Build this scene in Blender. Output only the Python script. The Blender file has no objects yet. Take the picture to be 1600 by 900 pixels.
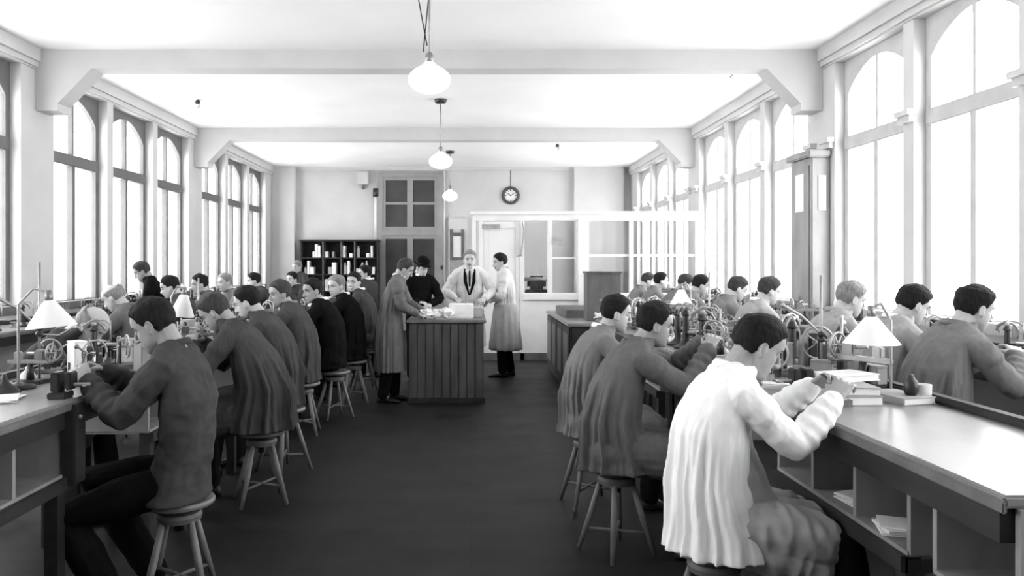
import bpy, bmesh, math, random
import numpy as np
from mathutils import Vector, Matrix, noise

C = bpy.context.scene.collection
sc = bpy.context.scene
R = math.radians
PI = math.pi

# ---------------------------------------------------------------- camera, sky, exposure
F = 1200.0
cam_d = bpy.data.cameras.new('camera')
cam = bpy.data.objects.new('camera', cam_d)
C.objects.link(cam)
cam.location = (0, 0, 1.6)
cam.rotation_euler = (PI / 2, 0, 0)
cam_d.sensor_width = 36
cam_d.lens = 36 * F / 1600
cam_d.shift_x = 64 / 1600
cam_d.shift_y = -35 / 1600
cam_d.clip_end = 200
sc.camera = cam

SKY = 13.0
w = bpy.data.worlds.new('overcast_sky')
sc.world = w
w.use_nodes = True
bg = w.node_tree.nodes['Background']
bg.inputs[0].default_value = (1, 1, 1, 1)
bg.inputs[1].default_value = SKY
sc.view_settings.view_transform = 'Standard'
sc.view_settings.look = 'None'
sc.view_settings.gamma = 1
sc.view_settings.exposure = 0.0
sc.view_settings.use_curve_mapping = False

XL, XR, YB, H = -4.83, 3.9, 18.8, 4.0      # left wall, right wall, far wall, ceiling
YN = -3.2                                   # wall behind the camera
WT = 0.42                                   # wall thickness
BAYS = [-0.9, 4.0, 8.9, 13.8]
WIN = [b + 1.47 * k for b in BAYS for k in range(3)]
WW, WZ0, WZ1 = 1.30, 1.12, 3.78


def portal(x, y, sx):
    d = bpy.data.lights.new('window_daylight', 'AREA')
    d.shape = 'RECTANGLE'
    d.size = WZ1 - WZ0
    d.size_y = WW
    d.cycles.is_portal = True
    o = bpy.data.objects.new('window_daylight', d)
    C.objects.link(o)
    o.location = (x, y, (WZ0 + WZ1) / 2)
    o.rotation_euler = (0, PI / 2 if sx < 0 else -PI / 2, 0)


for y0 in WIN:
    portal(XL - WT - .03, y0 + WW / 2, 1)
    portal(XR + WT + .03, y0 + WW / 2, -1)

# ---------------------------------------------------------------- materials
MATS = {}


def mat(name, g, rough=.6, var=.12, scale=6, stretch=(1, 1, 1), bump=0, metal=0, spec=.5, alpha=None):
    if name in MATS:
        return MATS[name]
    m = bpy.data.materials.new(name)
    m.use_nodes = True
    nt = m.node_tree
    b = nt.nodes['Principled BSDF']
    b.inputs['Roughness'].default_value = rough
    b.inputs['Metallic'].default_value = metal
    b.inputs['Specular IOR Level'].default_value = spec
    tc = nt.nodes.new('ShaderNodeTexCoord')
    mp = nt.nodes.new('ShaderNodeMapping')
    mp.inputs['Scale'].default_value = stretch
    nz = nt.nodes.new('ShaderNodeTexNoise')
    nz.inputs['Scale'].default_value = scale
    nz.inputs['Detail'].default_value = 4
    cr = nt.nodes.new('ShaderNodeValToRGB')
    lo, hi = g * (1 - var), min(1, g * (1 + var))
    cr.color_ramp.elements[0].position = .3
    cr.color_ramp.elements[1].position = .7
    cr.color_ramp.elements[0].color = (lo, lo, lo, 1)
    cr.color_ramp.elements[1].color = (hi, hi, hi, 1)
    L = nt.links.new
    L(tc.outputs['Object'], mp.inputs[0])
    L(mp.outputs[0], nz.inputs['Vector'])
    L(nz.outputs['Fac'], cr.inputs[0])
    L(cr.outputs[0], b.inputs['Base Color'])
    if bump:
        bp = nt.nodes.new('ShaderNodeBump')
        bp.inputs['Strength'].default_value = bump
        bp.inputs['Distance'].default_value = .02
        L(nz.outputs['Fac'], bp.inputs['Height'])
        L(bp.outputs[0], b.inputs['Normal'])
    MATS[name] = m
    return m


def mat_glass(name, t=.93):
    m = bpy.data.materials.new(name)
    m.use_nodes = True
    nt = m.node_tree
    nt.nodes.clear()
    o = nt.nodes.new('ShaderNodeOutputMaterial')
    a = nt.nodes.new('ShaderNodeBsdfTransparent')
    a.inputs[0].default_value = (t, t, t, 1)
    g = nt.nodes.new('ShaderNodeBsdfGlossy')
    g.inputs['Roughness'].default_value = .05
    x = nt.nodes.new('ShaderNodeMixShader')
    x.inputs[0].default_value = .06
    nt.links.new(a.outputs[0], x.inputs[1])
    nt.links.new(g.outputs[0], x.inputs[2])
    nt.links.new(x.outputs[0], o.inputs[0])
    MATS[name] = m
    return m


def mat_floor():
    m = bpy.data.materials.new('oiled_floorboards')
    m.use_nodes = True
    nt = m.node_tree
    b = nt.nodes['Principled BSDF']
    L = nt.links.new
    tc = nt.nodes.new('ShaderNodeTexCoord')
    br = nt.nodes.new('ShaderNodeTexBrick')
    mp = nt.nodes.new('ShaderNodeMapping')
    mp.inputs['Rotation'].default_value = (0, 0, 0)
    L(tc.outputs['Object'], mp.inputs[0])
    L(mp.outputs[0], br.inputs['Vector'])
    br.inputs['Scale'].default_value = 1
    br.inputs['Brick Width'].default_value = 3.2
    br.inputs['Row Height'].default_value = .16
    br.inputs['Mortar Size'].default_value = .004
    br.inputs['Color1'].default_value = (.008, .008, .008, 1)
    br.inputs['Color2'].default_value = (.013, .013, .013, 1)
    br.inputs['Mortar'].default_value = (.005, .005, .005, 1)
    nz = nt.nodes.new('ShaderNodeTexNoise')
    nz.inputs['Scale'].default_value = 2.2
    nz.inputs['Detail'].default_value = 7
    L(tc.outputs['Object'], nz.inputs['Vector'])
    mx = nt.nodes.new('ShaderNodeMixRGB')
    mx.blend_type = 'MULTIPLY'
    mx.inputs[0].default_value = .6
    L(br.outputs[0], mx.inputs[1])
    cr = nt.nodes.new('ShaderNodeValToRGB')
    cr.color_ramp.elements[0].position = .35
    cr.color_ramp.elements[0].color = (.5, .5, .5, 1)
    cr.color_ramp.elements[1].position = .7
    cr.color_ramp.elements[1].color = (1.3, 1.3, 1.3, 1)
    L(nz.outputs['Fac'], cr.inputs[0])
    L(cr.outputs[0], mx.inputs[2])
    L(mx.outputs[0], b.inputs['Base Color'])
    mr = nt.nodes.new('ShaderNodeMapRange')
    mr.inputs['To Min'].default_value = .42
    mr.inputs['To Max'].default_value = .72
    L(nz.outputs['Fac'], mr.inputs[0])
    L(mr.outputs[0], b.inputs['Roughness'])
    b.inputs['Specular IOR Level'].default_value = .22
    return m


PLASTER = mat('wall_plaster', .57, .9, .06, 1.5)
WHITEWASH = mat('ceiling_whitewash', .88, .95, .03, 1.2)
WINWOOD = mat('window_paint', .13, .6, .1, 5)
WINWOOD_GLARE = mat('window_paint_glare', .5, .6, .1, 5)  # right-hand frames: glare of the windows put into a paler colour
SPANDREL = mat('spandrel_plaster', .34, .9, .08, 4)
GLASS = mat_glass('window_glass')
PALE = mat('cream_paint', .78, .6, .05, 3)
DOORG = mat_glass('dark_door_glass', .25)
WOOD = mat('bench_wood', .028, .55, .35, 9, (1, .25, 1), spec=.25)
WOODM = mat('mid_wood', .12, .6, .25, 9, (1, 1, .3))
WOODL = mat('pale_board', .24, .6, .2, 7, (1, 1, .3))
TOPWOOD = mat('worn_bench_top', .22, .30, .3, 3, (1, .4, 1), 0, 0, .6)
IRON = mat('dark_iron', .05, .4, .2, 12, metal=.6)
STEEL = mat('bright_steel', .36, .42, .2, 12, metal=.5)
BRASS = mat('polished_brass', .24, .4, .2, 12, metal=.5)
ENAMEL = mat('white_enamel', .85, .35, .03, 5)
OPAL = mat('opal_glass', .9, .2, .01, 5)
OPAL.node_tree.nodes['Principled BSDF'].inputs['Emission Color'].default_value = (1, 1, 1, 1)
OPAL.node_tree.nodes['Principled BSDF'].inputs['Emission Strength'].default_value = .7
PAPER = mat('paper', .82, .8, .05, 12)
CARD = mat('grey_card', .35, .8, .15, 12)
SKIN = mat('skin', .33, .55, .08, 14)
SKINP = mat('pale_skin', .46, .5, .06, 14)
EYE = mat('eye_and_brow', .05, .5, .1, 10)  # dark tone of eyes and brows
LIP = mat('lips', .24, .5, .1, 10)
HAIR = mat('dark_hair', .011, .7, .5, 60, (1.6, 1.6, .3), .4, spec=.15)
HAIRG = mat('grey_hair', .20, .6, .3, 50, (1.6, 1.6, .3), .5)
HAIRL = mat('fair_hair', .045, .7, .3, 50, (1.6, 1.6, .3), .4, spec=.15)
COTW = mat('white_cotton', .9, .9, .05, 8, spec=.1)
COTP = mat('pale_cotton', .62, .9, .06, 8, spec=.1)
COT_GLARE = mat('glare_grey_cotton', .34, .9, .08, 8, spec=.1)  # smock grey raised to stand in for glare by the right windows
COTM = mat('mid_grey_cotton', .19, .9, .12, 8, spec=.1)
COTG = mat('grey_cotton', .125, .9, .14, 8, spec=.1)
COTD = mat('dark_grey_cotton', .055, .9, .15, 8, spec=.1)
COT_LOWER = mat('lower_cotton', .36, .9, .12, 8, spec=.1)  # even grey for separate lower pieces of clothing
WOOL = mat('black_wool', .007, .95, .2, 10, spec=.05)
LEATHER = mat('black_leather', .010, .5, .2, 10, spec=.3)


# ---------------------------------------------------------------- mesh helpers
class MB:
    def __init__(s):
        s.v = []
        s.f = []

    def add(s, vs, fs):
        n = len(s.v)
        s.v += [tuple(p) for p in vs]
        s.f += [tuple(i + n for i in f) for f in fs]
        return s

    def box(s, x0, x1, y0, y1, z0, z1, M=None, bev=0):
        s.k = getattr(s, 'k', -1) + 1
        e = .0004 * (s.k % 9)
        if x1 - x0 > .004: x0, x1 = x0 + e, x1 - e
        if y1 - y0 > .004: y0, y1 = y0 + e, y1 - e
        if z1 - z0 > .004: z0, z1 = z0 + e, z1 - e
        if bev:
            c = Vector(((x0 + x1) / 2, (y0 + y1) / 2, (z0 + z1) / 2))
            bm = bmesh.new()
            bmesh.ops.create_cube(bm, size=1)
            for v in bm.verts:
                v.co = Vector((v.co.x * (x1 - x0), v.co.y * (y1 - y0), v.co.z * (z1 - z0))) + c
            bmesh.ops.bevel(bm, geom=list(bm.edges), offset=bev, segments=2, affect='EDGES')
            vs = [v.co.copy() for v in bm.verts]
            bm.verts.index_update()
            fs = [tuple(v.index for v in f.verts) for f in bm.faces]
            bm.free()
        else:
            vs = [Vector(p) for p in ((x0, y0, z0), (x1, y0, z0), (x1, y1, z0), (x0, y1, z0), (x0, y0, z1), (x1, y0, z1), (x1, y1, z1), (x0, y1, z1))]
            fs = [(3, 2, 1, 0), (4, 5, 6, 7), (0, 1, 5, 4), (1, 2, 6, 5), (2, 3, 7, 6), (3, 0, 4, 7)]
        if M:
            vs = [M @ v for v in vs]
        return s.add(vs, fs)

    def loft(s, rings, caps=True):
        n = len(rings[0])
        vs = [p for r in rings for p in r]
        fs = []
        for i in range(len(rings) - 1):
            for j in range(n):
                k = (j + 1) % n
                fs.append((i * n + j, i * n + k, (i + 1) * n + k, (i + 1) * n + j))
        if caps:
            fs.append(tuple(range(n))[::-1])
            fs.append(tuple((len(rings) - 1) * n + j for j in range(n)))
        return s.add(vs, fs)

    def tube(s, pts, rad, n=12, round_=True, flat=1.0, up=None, mod=None):
        """round tube through pts with radius rad[i]; flat squeezes across the second axis"""
        pts = [Vector(p) for p in pts]
        if not isinstance(rad, (list, tuple)):
            rad = [rad] * len(pts)
        rad = list(rad)
        if round_:
            d0 = (pts[0] - pts[1]).normalized()
            d1 = (pts[-1] - pts[-2]).normalized()
            a, b = [], []
            for q in (0.98, .8, .45):
                rr = math.sqrt(max(0, 1 - q * q))
                a.append((pts[0] + d0 * rad[0] * q, rad[0] * rr))
                b.append((pts[-1] + d1 * rad[-1] * q, rad[-1] * rr))
            pr = a + list(zip(pts, rad)) + b[::-1]
            pts = [p for p, _ in pr]
            rad = [r for _, r in pr]
        t0 = (pts[1] - pts[0]).normalized()
        u = Vector(up) if up else (Vector((0, 0, 1)) if abs(t0.z) < .9 else Vector((1, 0, 0)))
        rings = []
        for i, p in enumerate(pts):
            if i == 0:
                t = t0
            elif i == len(pts) - 1:
                t = (pts[i] - pts[i - 1]).normalized()
            else:
                t = ((pts[i + 1] - pts[i]).normalized() + (pts[i] - pts[i - 1]).normalized())
                t = t.normalized() if t.length > 1e-6 else t0
            u = (u - t * u.dot(t))
            u = u.normalized() if u.length > 1e-6 else t.orthogonal().normalized()
            v = t.cross(u)
            ring = []
            for j in range(n):
                a = 2 * PI * j / n
                r = rad[i] * (mod(i, a) if mod else 1)
                ring.append(p + u * (math.cos(a) * r * flat) + v * (math.sin(a) * r))
            rings.append(ring)
        return s.loft(rings)

    def ell(s, c, r, M=None, n=14, m=10):
        c = Vector(c)
        rings = []
        for i in range(m + 1):
            ph = PI * (i + .02 * (1 if i == 0 else (-1 if i == m else 0))) / m
            if i == 0: ph = .05
            if i == m: ph = PI - .05
            ring = []
            for j in range(n):
                a = 2 * PI * j / n
                p = Vector((r[0] * math.sin(ph) * math.cos(a), r[1] * math.sin(ph) * math.sin(a), -r[2] * math.cos(ph)))
                ring.append(c + (M @ p if M else p))
            rings.append(ring)
        return s.loft(rings)

    def cyl(s, p0, p1, r, r2=None, n=16):
        return s.tube([p0, p1], [r, r if r2 is None else r2], n, False)

    def lathe(s, prof, c=(0, 0, 0), n=24, caps=True):
        c = Vector(c)
        return s.loft([[c + Vector((r * math.cos(2 * PI * j / n), r * math.sin(2 * PI * j / n), z)) for j in range(n)] for r, z in prof], caps)

    def torus(s, c, R_, r, axis='y', n=24, m=8, a0=0, a1=2 * PI):
        c = Vector(c)
        full = abs(a1 - a0 - 2 * PI) < 1e-3
        rings = []
        for i in range(n + (0 if full else 1)):
            a = a0 + (a1 - a0) * i / n
            ring = []
            for j in range(m):
                b = 2 * PI * j / m
                q, h = R_ + r * math.cos(b), r * math.sin(b)
                if axis == 'y':
                    p = Vector((q * math.cos(a), h, q * math.sin(a)))
                elif axis == 'x':
                    p = Vector((h, q * math.cos(a), q * math.sin(a)))
                else:
                    p = Vector((q * math.cos(a), q * math.sin(a), h))
                ring.append(c + p)
            rings.append(ring)
        if full:
            rings.append(rings[0])
        return s.loft(rings, not full)

    def mesh(s, name):
        me = bpy.data.meshes.new(name)
        me.from_pydata([tuple(p) for p in s.v], [], s.f)
        bm = bmesh.new()
        bm.from_mesh(me)
        bmesh.ops.remove_doubles(bm, verts=bm.verts, dist=1e-6)
        bmesh.ops.recalc_face_normals(bm, faces=bm.faces)
        bm.to_mesh(me)
        bm.free()
        return me

    def build(s, name, m, parent=None, smooth=False, loc=None):
        me = s.mesh(name)
        me.materials.append(m)
        if smooth:
            me.shade_smooth() if smooth is True else None
            if smooth == 'auto':
                try:
                    me.shade_smooth()
                    me.set_sharp_from_angle(angle=R(38))
                except Exception:
                    pass
        o = bpy.data.objects.new(name, me)
        C.objects.link(o)
        if parent: o.parent = parent
        if loc: o.location = loc
        return o


def tag(o, label, cat, group=None, kind=None):
    if label: o['label'] = label
    if cat: o['category'] = cat
    if group: o['group'] = group
    if kind: o['kind'] = kind
    return o


def empty(name, loc=(0, 0, 0), rz=0, label=None, cat=None, group=None):
    o = bpy.data.objects.new(name, None)
    C.objects.link(o)
    o.location = loc
    o.rotation_euler = (0, 0, rz)
    o.empty_display_size = .1
    return tag(o, label, cat, group)


def struct(name, mb, m, label=None, parent=None, smooth=False):
    o = mb.build(name, m, parent, smooth)
    if not parent:
        o['kind'] = 'structure'
        if label: o['label'] = label
    return o


def kids(o):
    return [c for c in bpy.data.objects if c.parent == o]


def copy_tree(o, parent=None, _map=None):
    if _map is None:
        _map = {}
        for c in bpy.data.objects:
            if c.parent: _map.setdefault(c.parent.name, []).append(c)
    c = o.copy()
    C.objects.link(c)
    c.parent = parent
    for ch in _map.get(o.name, []):
        copy_tree(ch, c, _map)
    return c


def place(proto, used, loc, rz=0, label=None, group=None, scale=1):
    o = proto if not used[0] else copy_tree(proto)
    used[0] = True
    o.location = loc
    o.rotation_euler = (0, 0, rz)
    if scale != 1: o.scale = (scale,) * 3
    if label: o['label'] = label
    if group: o['group'] = group
    return o


# ---------------------------------------------------------------- room shell
struct('floor', MB().box(XL - WT, XR + WT, YN - .3, YB + .3, -.1, 0), mat_floor(), 'dark oiled wooden floor')
struct('ceiling', MB().box(XL - WT, XR + WT, YN - .3, YB + .3, H, H + .2), WHITEWASH, 'white plaster ceiling')


def side_wall(name, x, sx, label):
    """x = inner face, sx = direction outwards"""
    xo = x + sx * WT
    a, b = min(x, xo), max(x, xo)
    mb = MB()
    mb.box(a, b, YN, YB, 0, WZ0)
    mb.box(a, b, YN, YB, WZ1, H)
    y = YN
    for y0 in WIN:
        mb.box(a, b, y, y0, WZ0, WZ1)
        y = y0 + WW
    mb.box(a, b, y, YB, WZ0, WZ1)
    o = struct(name, mb, PLASTER, label)
    # cornice
    c0, c1 = (x, x - sx * .05)
    cb = MB().box(min(c0, c1), max(c0, c1), YN, YB, 3.88, H).box(min(c0, c1), max(c0, x - sx * .025), YN, YB, 3.80, 3.88)
    return o


side_wall('wall_left', XL, -1, 'plaster wall with tall arched windows, left side')
side_wall('wall_right', XR, 1, 'plaster wall with tall arched windows, right side')
far = MB().box(XL - WT, XR + WT, YB, YB + .3, 0, H)
struct('wall_back', far, PLASTER, 'far end wall')
struct('wall_front', MB().box(XL - WT, XR + WT, YN - .3, YN, 0, H), mat('dim_wall', .25, .9), 'wall behind the photographer')

n_trim = 0


def trim(mb, m=PLASTER, label=None, smooth=False):
    global n_trim
    n_trim += 1
    return struct('trim_%d' % n_trim, mb, m, label, None, smooth)


trim(MB().box(XL, XL + .06, YN, YB, 3.86, H).box(XL, XL + .03, YN, YB, 3.80, 3.86), PLASTER, 'moulded cornice along left wall')
trim(MB().box(XR - .06, XR, YN, YB, 3.86, H).box(XR - .03, XR, YN, YB, 3.80, 3.86), PLASTER, 'moulded cornice along right wall')
trim(MB().box(XL, XR, YB - .05, YB, 3.93, H), PLASTER, 'thin cornice on far wall')
trim(MB().box(XL, XR, YB - .03, YB, 0, .18), WOODM, 'skirting on far wall')
trim(MB().box(XL, XL + .03, YN, YB, 0, .18), WOODM, 'skirting on left wall')
trim(MB().box(XR - .03, XR, YN, YB, 0, .18), WOODM, 'skirting on right wall')

# ceiling beams with haunches
for i, yb in enumerate((3.62, 8.52, 13.38)):
    mb = MB()
    y1 = yb + .28
    zb = 3.79
    mb.box(XL, XR, yb, y1, zb, H)
    for x, sx in ((XL, 1), (XR, -1)):
        pr = [(x, zb), (x + sx * .62, zb), (x + sx * .24, 3.40), (x + sx * .24, 3.32), (x, 3.32)]
        vs = [(px, yy, pz) for yy in (yb, y1) for px, pz in pr]
        n = 5
        fs = [tuple(range(n)), tuple(range(n, 2 * n))[::-1]] + [(j, (j + 1) % n, n + (j + 1) % n, n + j) for j in range(n)]
        mb.add(vs, fs)
    trim(mb, PLASTER, 'plastered ceiling beam with angled brackets')

# capitals on the right wall piers and small ledges
for yy in [b + 1.47 * k - .085 for b in BAYS[1:] for k in (1, 2)] + [b - .12 for b in BAYS[1:]] + [b + 4.24 + .12 for b in BAYS[1:]]:
    if yy > 3.5:
        trim(MB().box(XR - .07, XR + .02, yy - .11, yy + .11, 2.93, 2.98).box(XR - .045, XR + .02, yy - .095, yy + .095, 2.87, 2.93), PLASTER, 'small capital on window pier')


# windows: frame with segmental head, transom, mullion, panes
def window(sx, frame_mat):
    """local: y 0..WW along the wall, x=0 at glass plane, z from WZ0"""
    h = WZ1 - WZ0
    y0, y1, z0 = .075, WW - .075, .06
    spring, apex = 3.42 - WZ0, 3.69 - WZ0
    N = 14
    arc = []
    for i in range(N + 1):
        t = i / N
        y = y0 + (y1 - y0) * t
        arc.append((y, spring + (apex - spring) * math.sin(PI * t) ** .8))
    inner = [(y0, z0)] + arc + [(y1, z0)]
    M = len(inner)
    outer = [(0, 0)] + [(WW * i / N, h) for i in range(N + 1)] + [(WW, 0)]
    d = .06
    vs, fs = [], []
    for x in (0, d):
        vs += [(x, a, b) for a, b in outer] + [(x, a, b) for a, b in inner]
    S = 2 * M
    for j in range(M):
        k = (j + 1) % M
        fs.append((j, k, M + k, M + j))
        fs.append((S + j, S + M + j, S + M + k, S + k))
        fs.append((M + j, M + k, S + M + k, S + M + j))
        fs.append((j, S + j, S + k, k))
    root = MB().add(vs, fs).build('window', frame_mat)
    root['kind'] = 'structure'
    # inner sashes
    tz = 2.90 - WZ0
    MB().box(-.02, d + .03, 0.02, WW - .02, tz - .07, tz + .07, bev=.012).build('transom', frame_mat, root)
    MB().box(-.01, d + .01, WW / 2 - .035, WW / 2 + .035, z0, tz).build('mullion', frame_mat, root)
    MB().box(.0, d, WW / 2 - .02, WW / 2 + .02, tz, apex).build('mullion', frame_mat, root)
    MB().box(.02, .028, y0, y1, z0, apex).build('glass_pane', GLASS, root)
    MB().box(-.15, d, 0, WW, -.04, .05, bev=.01).build('window_sill', frame_mat, root)
    return root


nw = 0
protoL = protoR = None
for sx, x in ((-1, XL), (1, XR)):
    proto = None
    for y0 in WIN:
        nw += 1
        if proto is None:
            proto = window(sx, WINWOOD if sx < 0 else WINWOOD_GLARE)
            o = proto
        else:
            o = copy_tree(proto)
        o.name = 'window_%d' % nw
        if sx < 0:
            # local +x points outwards; mirror through rotation
            o.location = (x - .12, y0 + WW, WZ0)
            o.rotation_euler = (0, 0, PI)
        else:
            o.location = (x + .11, y0, WZ0)
        o['label'] = 'tall arched two-light window in %s wall' % ('left' if sx < 0 else 'right')


# ---------------------------------------------------------------- far wall: door with transom, bookcase
def pxX(px, D): return (px - 736) * D / F
def pxZ(py, D): return 1.6 - (py - 415) * D / F


D = YB
x0, x1 = pxX(594, D), pxX(688, D)
door = MB()
door.box(x0 - .07, x0 + .07, YB - .10, YB, 0, 3.86).box(x1 - .07, x1 + .07, YB - .10, YB, 0, 3.86)
door.box(x0, x1, YB - .10, YB, 3.76, 3.86).box(x0, x1, YB - .10, YB, 2.33, 2.47)
DG = mat('door_frame_grey', .30, .6, .08, 4)
dr = struct('door_1', door, DG, 'tall glazed double door with transom in far wall')
xm = (x0 + x1) / 2
DARKGL = mat('dark_glass', .06, .15, .3, 1.5)
for nm, z0, z1, rows in (('transom_light', 2.47, 3.76, 2), ('door_leaf', 0.02, 2.33, 1)):
    for a, b in ((x0 + .07, xm), (xm, x1 - .07)):
        fr = MB()
        fr.box(a, a + .07, YB - .08, YB - .02, z0, z1).box(b - .07, b, YB - .08, YB - .02, z0, z1)
        fr.box(a, b, YB - .08, YB - .02, z0, z0 + .08).box(a, b, YB - .08, YB - .02, z1 - .08, z1)
        if rows == 2:
            fr.box(a, b, YB - .08, YB - .02, (z0 + z1) / 2 - .03, (z0 + z1) / 2 + .03)
        else:
            fr.box(a, b, YB - .075, YB - .02, 0.02, .9)
        f = fr.build(nm, DG, dr)
        MB().box(a + .05, b - .05, YB - .05, YB - .035, max(z0 + .05, .9 if rows == 1 else 0), z1 - .05).build('pane', DARKGL, f)
MB().cyl((xm - .06, YB - .12, 1.15), (xm - .06, YB - .08, 1.15), .03).build('door_handle', BRASS, dr)

# pilaster strips / chimney breast on the far wall
trim(MB().box(pxX(428, D), pxX(463, D), YB - .22, YB, 0, H), PLASTER, 'shallow pier in far left corner')
trim(MB().box(pxX(896, D), pxX(972, D), YB - .18, YB, 0, H), PLASTER, 'shallow chimney breast on far wall')

# bookcase of pigeonholes
bx0, bx1, bt = pxX(470, 18.4), pxX(590, 18.4), pxZ(377, 18.4)
yb0, yb1 = 18.38, 18.76
bk = empty('bookcase', ((bx0 + bx1) / 2, yb0, 0), 0, 'dark pigeonhole bookcase full of pale cartons against the far wall', 'bookcase')
hw_ = (bx1 - bx0) / 2
for sx in (-1, 1):
    MB().box(sx * hw_ - .02, sx * hw_ + .02, 0, yb1 - yb0, 0, bt).build('side_panel', WOOD, bk)
MB().box(-hw_ - .03, hw_ + .03, -.02, yb1 - yb0, bt, bt + .04).build('top_board', WOOD, bk)
MB().box(-hw_, hw_, yb1 - yb0 - .02, yb1 - yb0, 0, bt).build('back_panel', WOOD, bk)
cols = [-hw_ + .02, -hw_ * .42, hw_ * .05, hw_ * .40, hw_ - .02]
for cx in cols[1:-1]:
    MB().box(cx - .012, cx + .012, 0, yb1 - yb0 - .02, 0.1, bt).build('divider', WOODM, bk)
levels = [bt - .40 * k for k in range(1, 6)]
for z in levels:
    MB().box(-hw_, hw_, 0, yb1 - yb0 - .02, z - .012, z + .012).build('shelf', WOOD, bk)
rng = random.Random(5)
ORD = ['first', 'second', 'third', 'fourth', 'fifth', 'sixth', 'seventh', 'eighth', 'ninth', 'tenth', 'eleventh', 'twelfth', 'thirteenth', 'fourteenth', 'fifteenth']
rown = ['top', 'second', 'third', 'fourth']
coln = ['leftmost', 'second', 'third', 'rightmost']
for r in range(3):
    for c in range(4):
        x = cols[c] + .03
        k = 0
        while x < cols[c + 1] - .07:
            wd = rng.uniform(.045, .10)
            if x + wd > cols[c + 1] - .02: break
            if rng.random() < .72:
                hgt = rng.choice([.10, .14, .17, .28, .32])
                m = rng.choice([PAPER, PAPER, PAPER, CARD, WOODL])
                shade = {'paper': 'white', 'grey_card': 'grey', 'pale_board': 'buff'}[m.name]
                shape = rng.random() < .3 and hgt > .12
                mb = MB()
                z = levels[r] + .012
                if shape:
                    mb.lathe([(wd * .45, 0), (wd * .45, hgt * .75), (wd * .25, hgt * .82), (wd * .25, hgt)], (0, 0, 0), 12)
                else:
                    mb.box(-wd / 2, wd / 2, -.1, .12, 0, hgt, bev=.004)
                o = mb.build('bottle' if shape else 'carton', m, loc=(bk.location.x + x + wd / 2, yb0 + .14, z))
                k += 1
                tag(o, '%s %s %s, %s from left in %s compartment of bookcase %s shelf' % (shade, 'tall' if hgt > .2 else 'short', 'bottle' if shape else 'carton', ORD[k - 1], coln[c], rown[r]), 'bottle' if shape else 'box', 'cartons and bottles in the bookcase')
            x += wd + rng.uniform(.005, .03)

# wall clock
ck = empty('wall_clock', (pxX(798, 18.7), 18.80, pxZ(305, 18.7)), 0, 'round wall clock with dark rim high on the far wall', 'clock')
MB().torus((0, -.04, 0), .185, .038, 'y', 36, 10).build('rim', mat('clock_rim', .06, .5), ck, True)
MB().tube([(0, -.03, 0), (0, 0, 0)], [.185, .185], 32, False).build('face', ENAMEL, ck)
nm = MB()
for k in range(12):
    a = PI / 6 * k
    nm.box(-.006 if k % 3 else -.011, .006 if k % 3 else .011, -.036, -.03, .105, .145, Matrix.Rotation(a, 4, 'Y'))
nm.build('hour_marks', IRON, ck)
MB().box(-.008, .008, -.044, -.038, -.02, .08, Matrix.Rotation(R(305), 4, 'Y')).build('hour_hand', IRON, ck)
MB().box(-.006, .006, -.048, -.044, -.02, .13, Matrix.Rotation(R(60), 4, 'Y')).build('minute_hand', IRON, ck)
MB().cyl((0, -.01, .2), (0, -.01, .62), .006).build('cord', IRON, ck)

# small things on the far wall
t = empty('wall_bracket_box', (pxX(568, 18.8), YB, pxZ(292, 18.8)), 0, 'small grey box on a bracket high on far wall beside the door', 'box')
MB().box(-.13, .13, -.14, 0, .05, .36, bev=.01).build('case', PLASTER, t)
MB().box(-.02, .02, -.12, 0, -.06, .05).build('bracket', WOODM, t)
t = empty('wall_pipe', (pxX(588, 18.8), YB - .06, 0), 0, 'pale vertical pipe with dark cap left of the glazed door', 'pipe')
MB().cyl((0, 0, 2.2), (0, 0, 3.28), .045).build('pipe', PALE, t, True)
MB().cyl((0, 0, 3.28), (0, 0, 3.48), .075).build('cap', IRON, t, True)
t = MB().cyl((pxX(694, 18.8), YB - .05, .2), (pxX(694, 18.8), YB - .05, 3.9), .03).build('wall_conduit', PALE, None, True)
tag(t, 'pale conduit running up far wall right of glazed door', 'pipe')
t = MB().box(-.03, .03, -.04, 0, -.05, .05, bev=.01).build('light_switch', IRON, loc=(pxX(690, 18.6), YB - .08, pxZ(418, 18.6)))
tag(t, 'tiny dark switch on the pale conduit beside the door', 'switch')
t = empty('wall_cabinet', (pxX(716, 18.75), YB, pxZ(432, 18.75)), 0, 'narrow grey wall cabinet with glazed front between door and office', 'cabinet')
MB().box(-.24, .24, -.12, 0, 0, 1.42, bev=.01).build('body', PLASTER, t)
g = MB()
g.box(-.2, -.13, -.15, -.12, .45, 1.15).box(.07, .14, -.15, -.12, .45, 1.15).box(-.2, .14, -.15, -.12, .98, 1.06).box(-.2, .14, -.15, -.12, .40, .47)
g.build('door_frame', WOODM, t)
MB().box(-.13, .07, -.14, -.12, .47, .98).build('white_panel', ENAMEL, t)
MB().box(-.2, .14, -.14, -.12, 0.04, .40).build('lower_panel', CARD, t)

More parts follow.
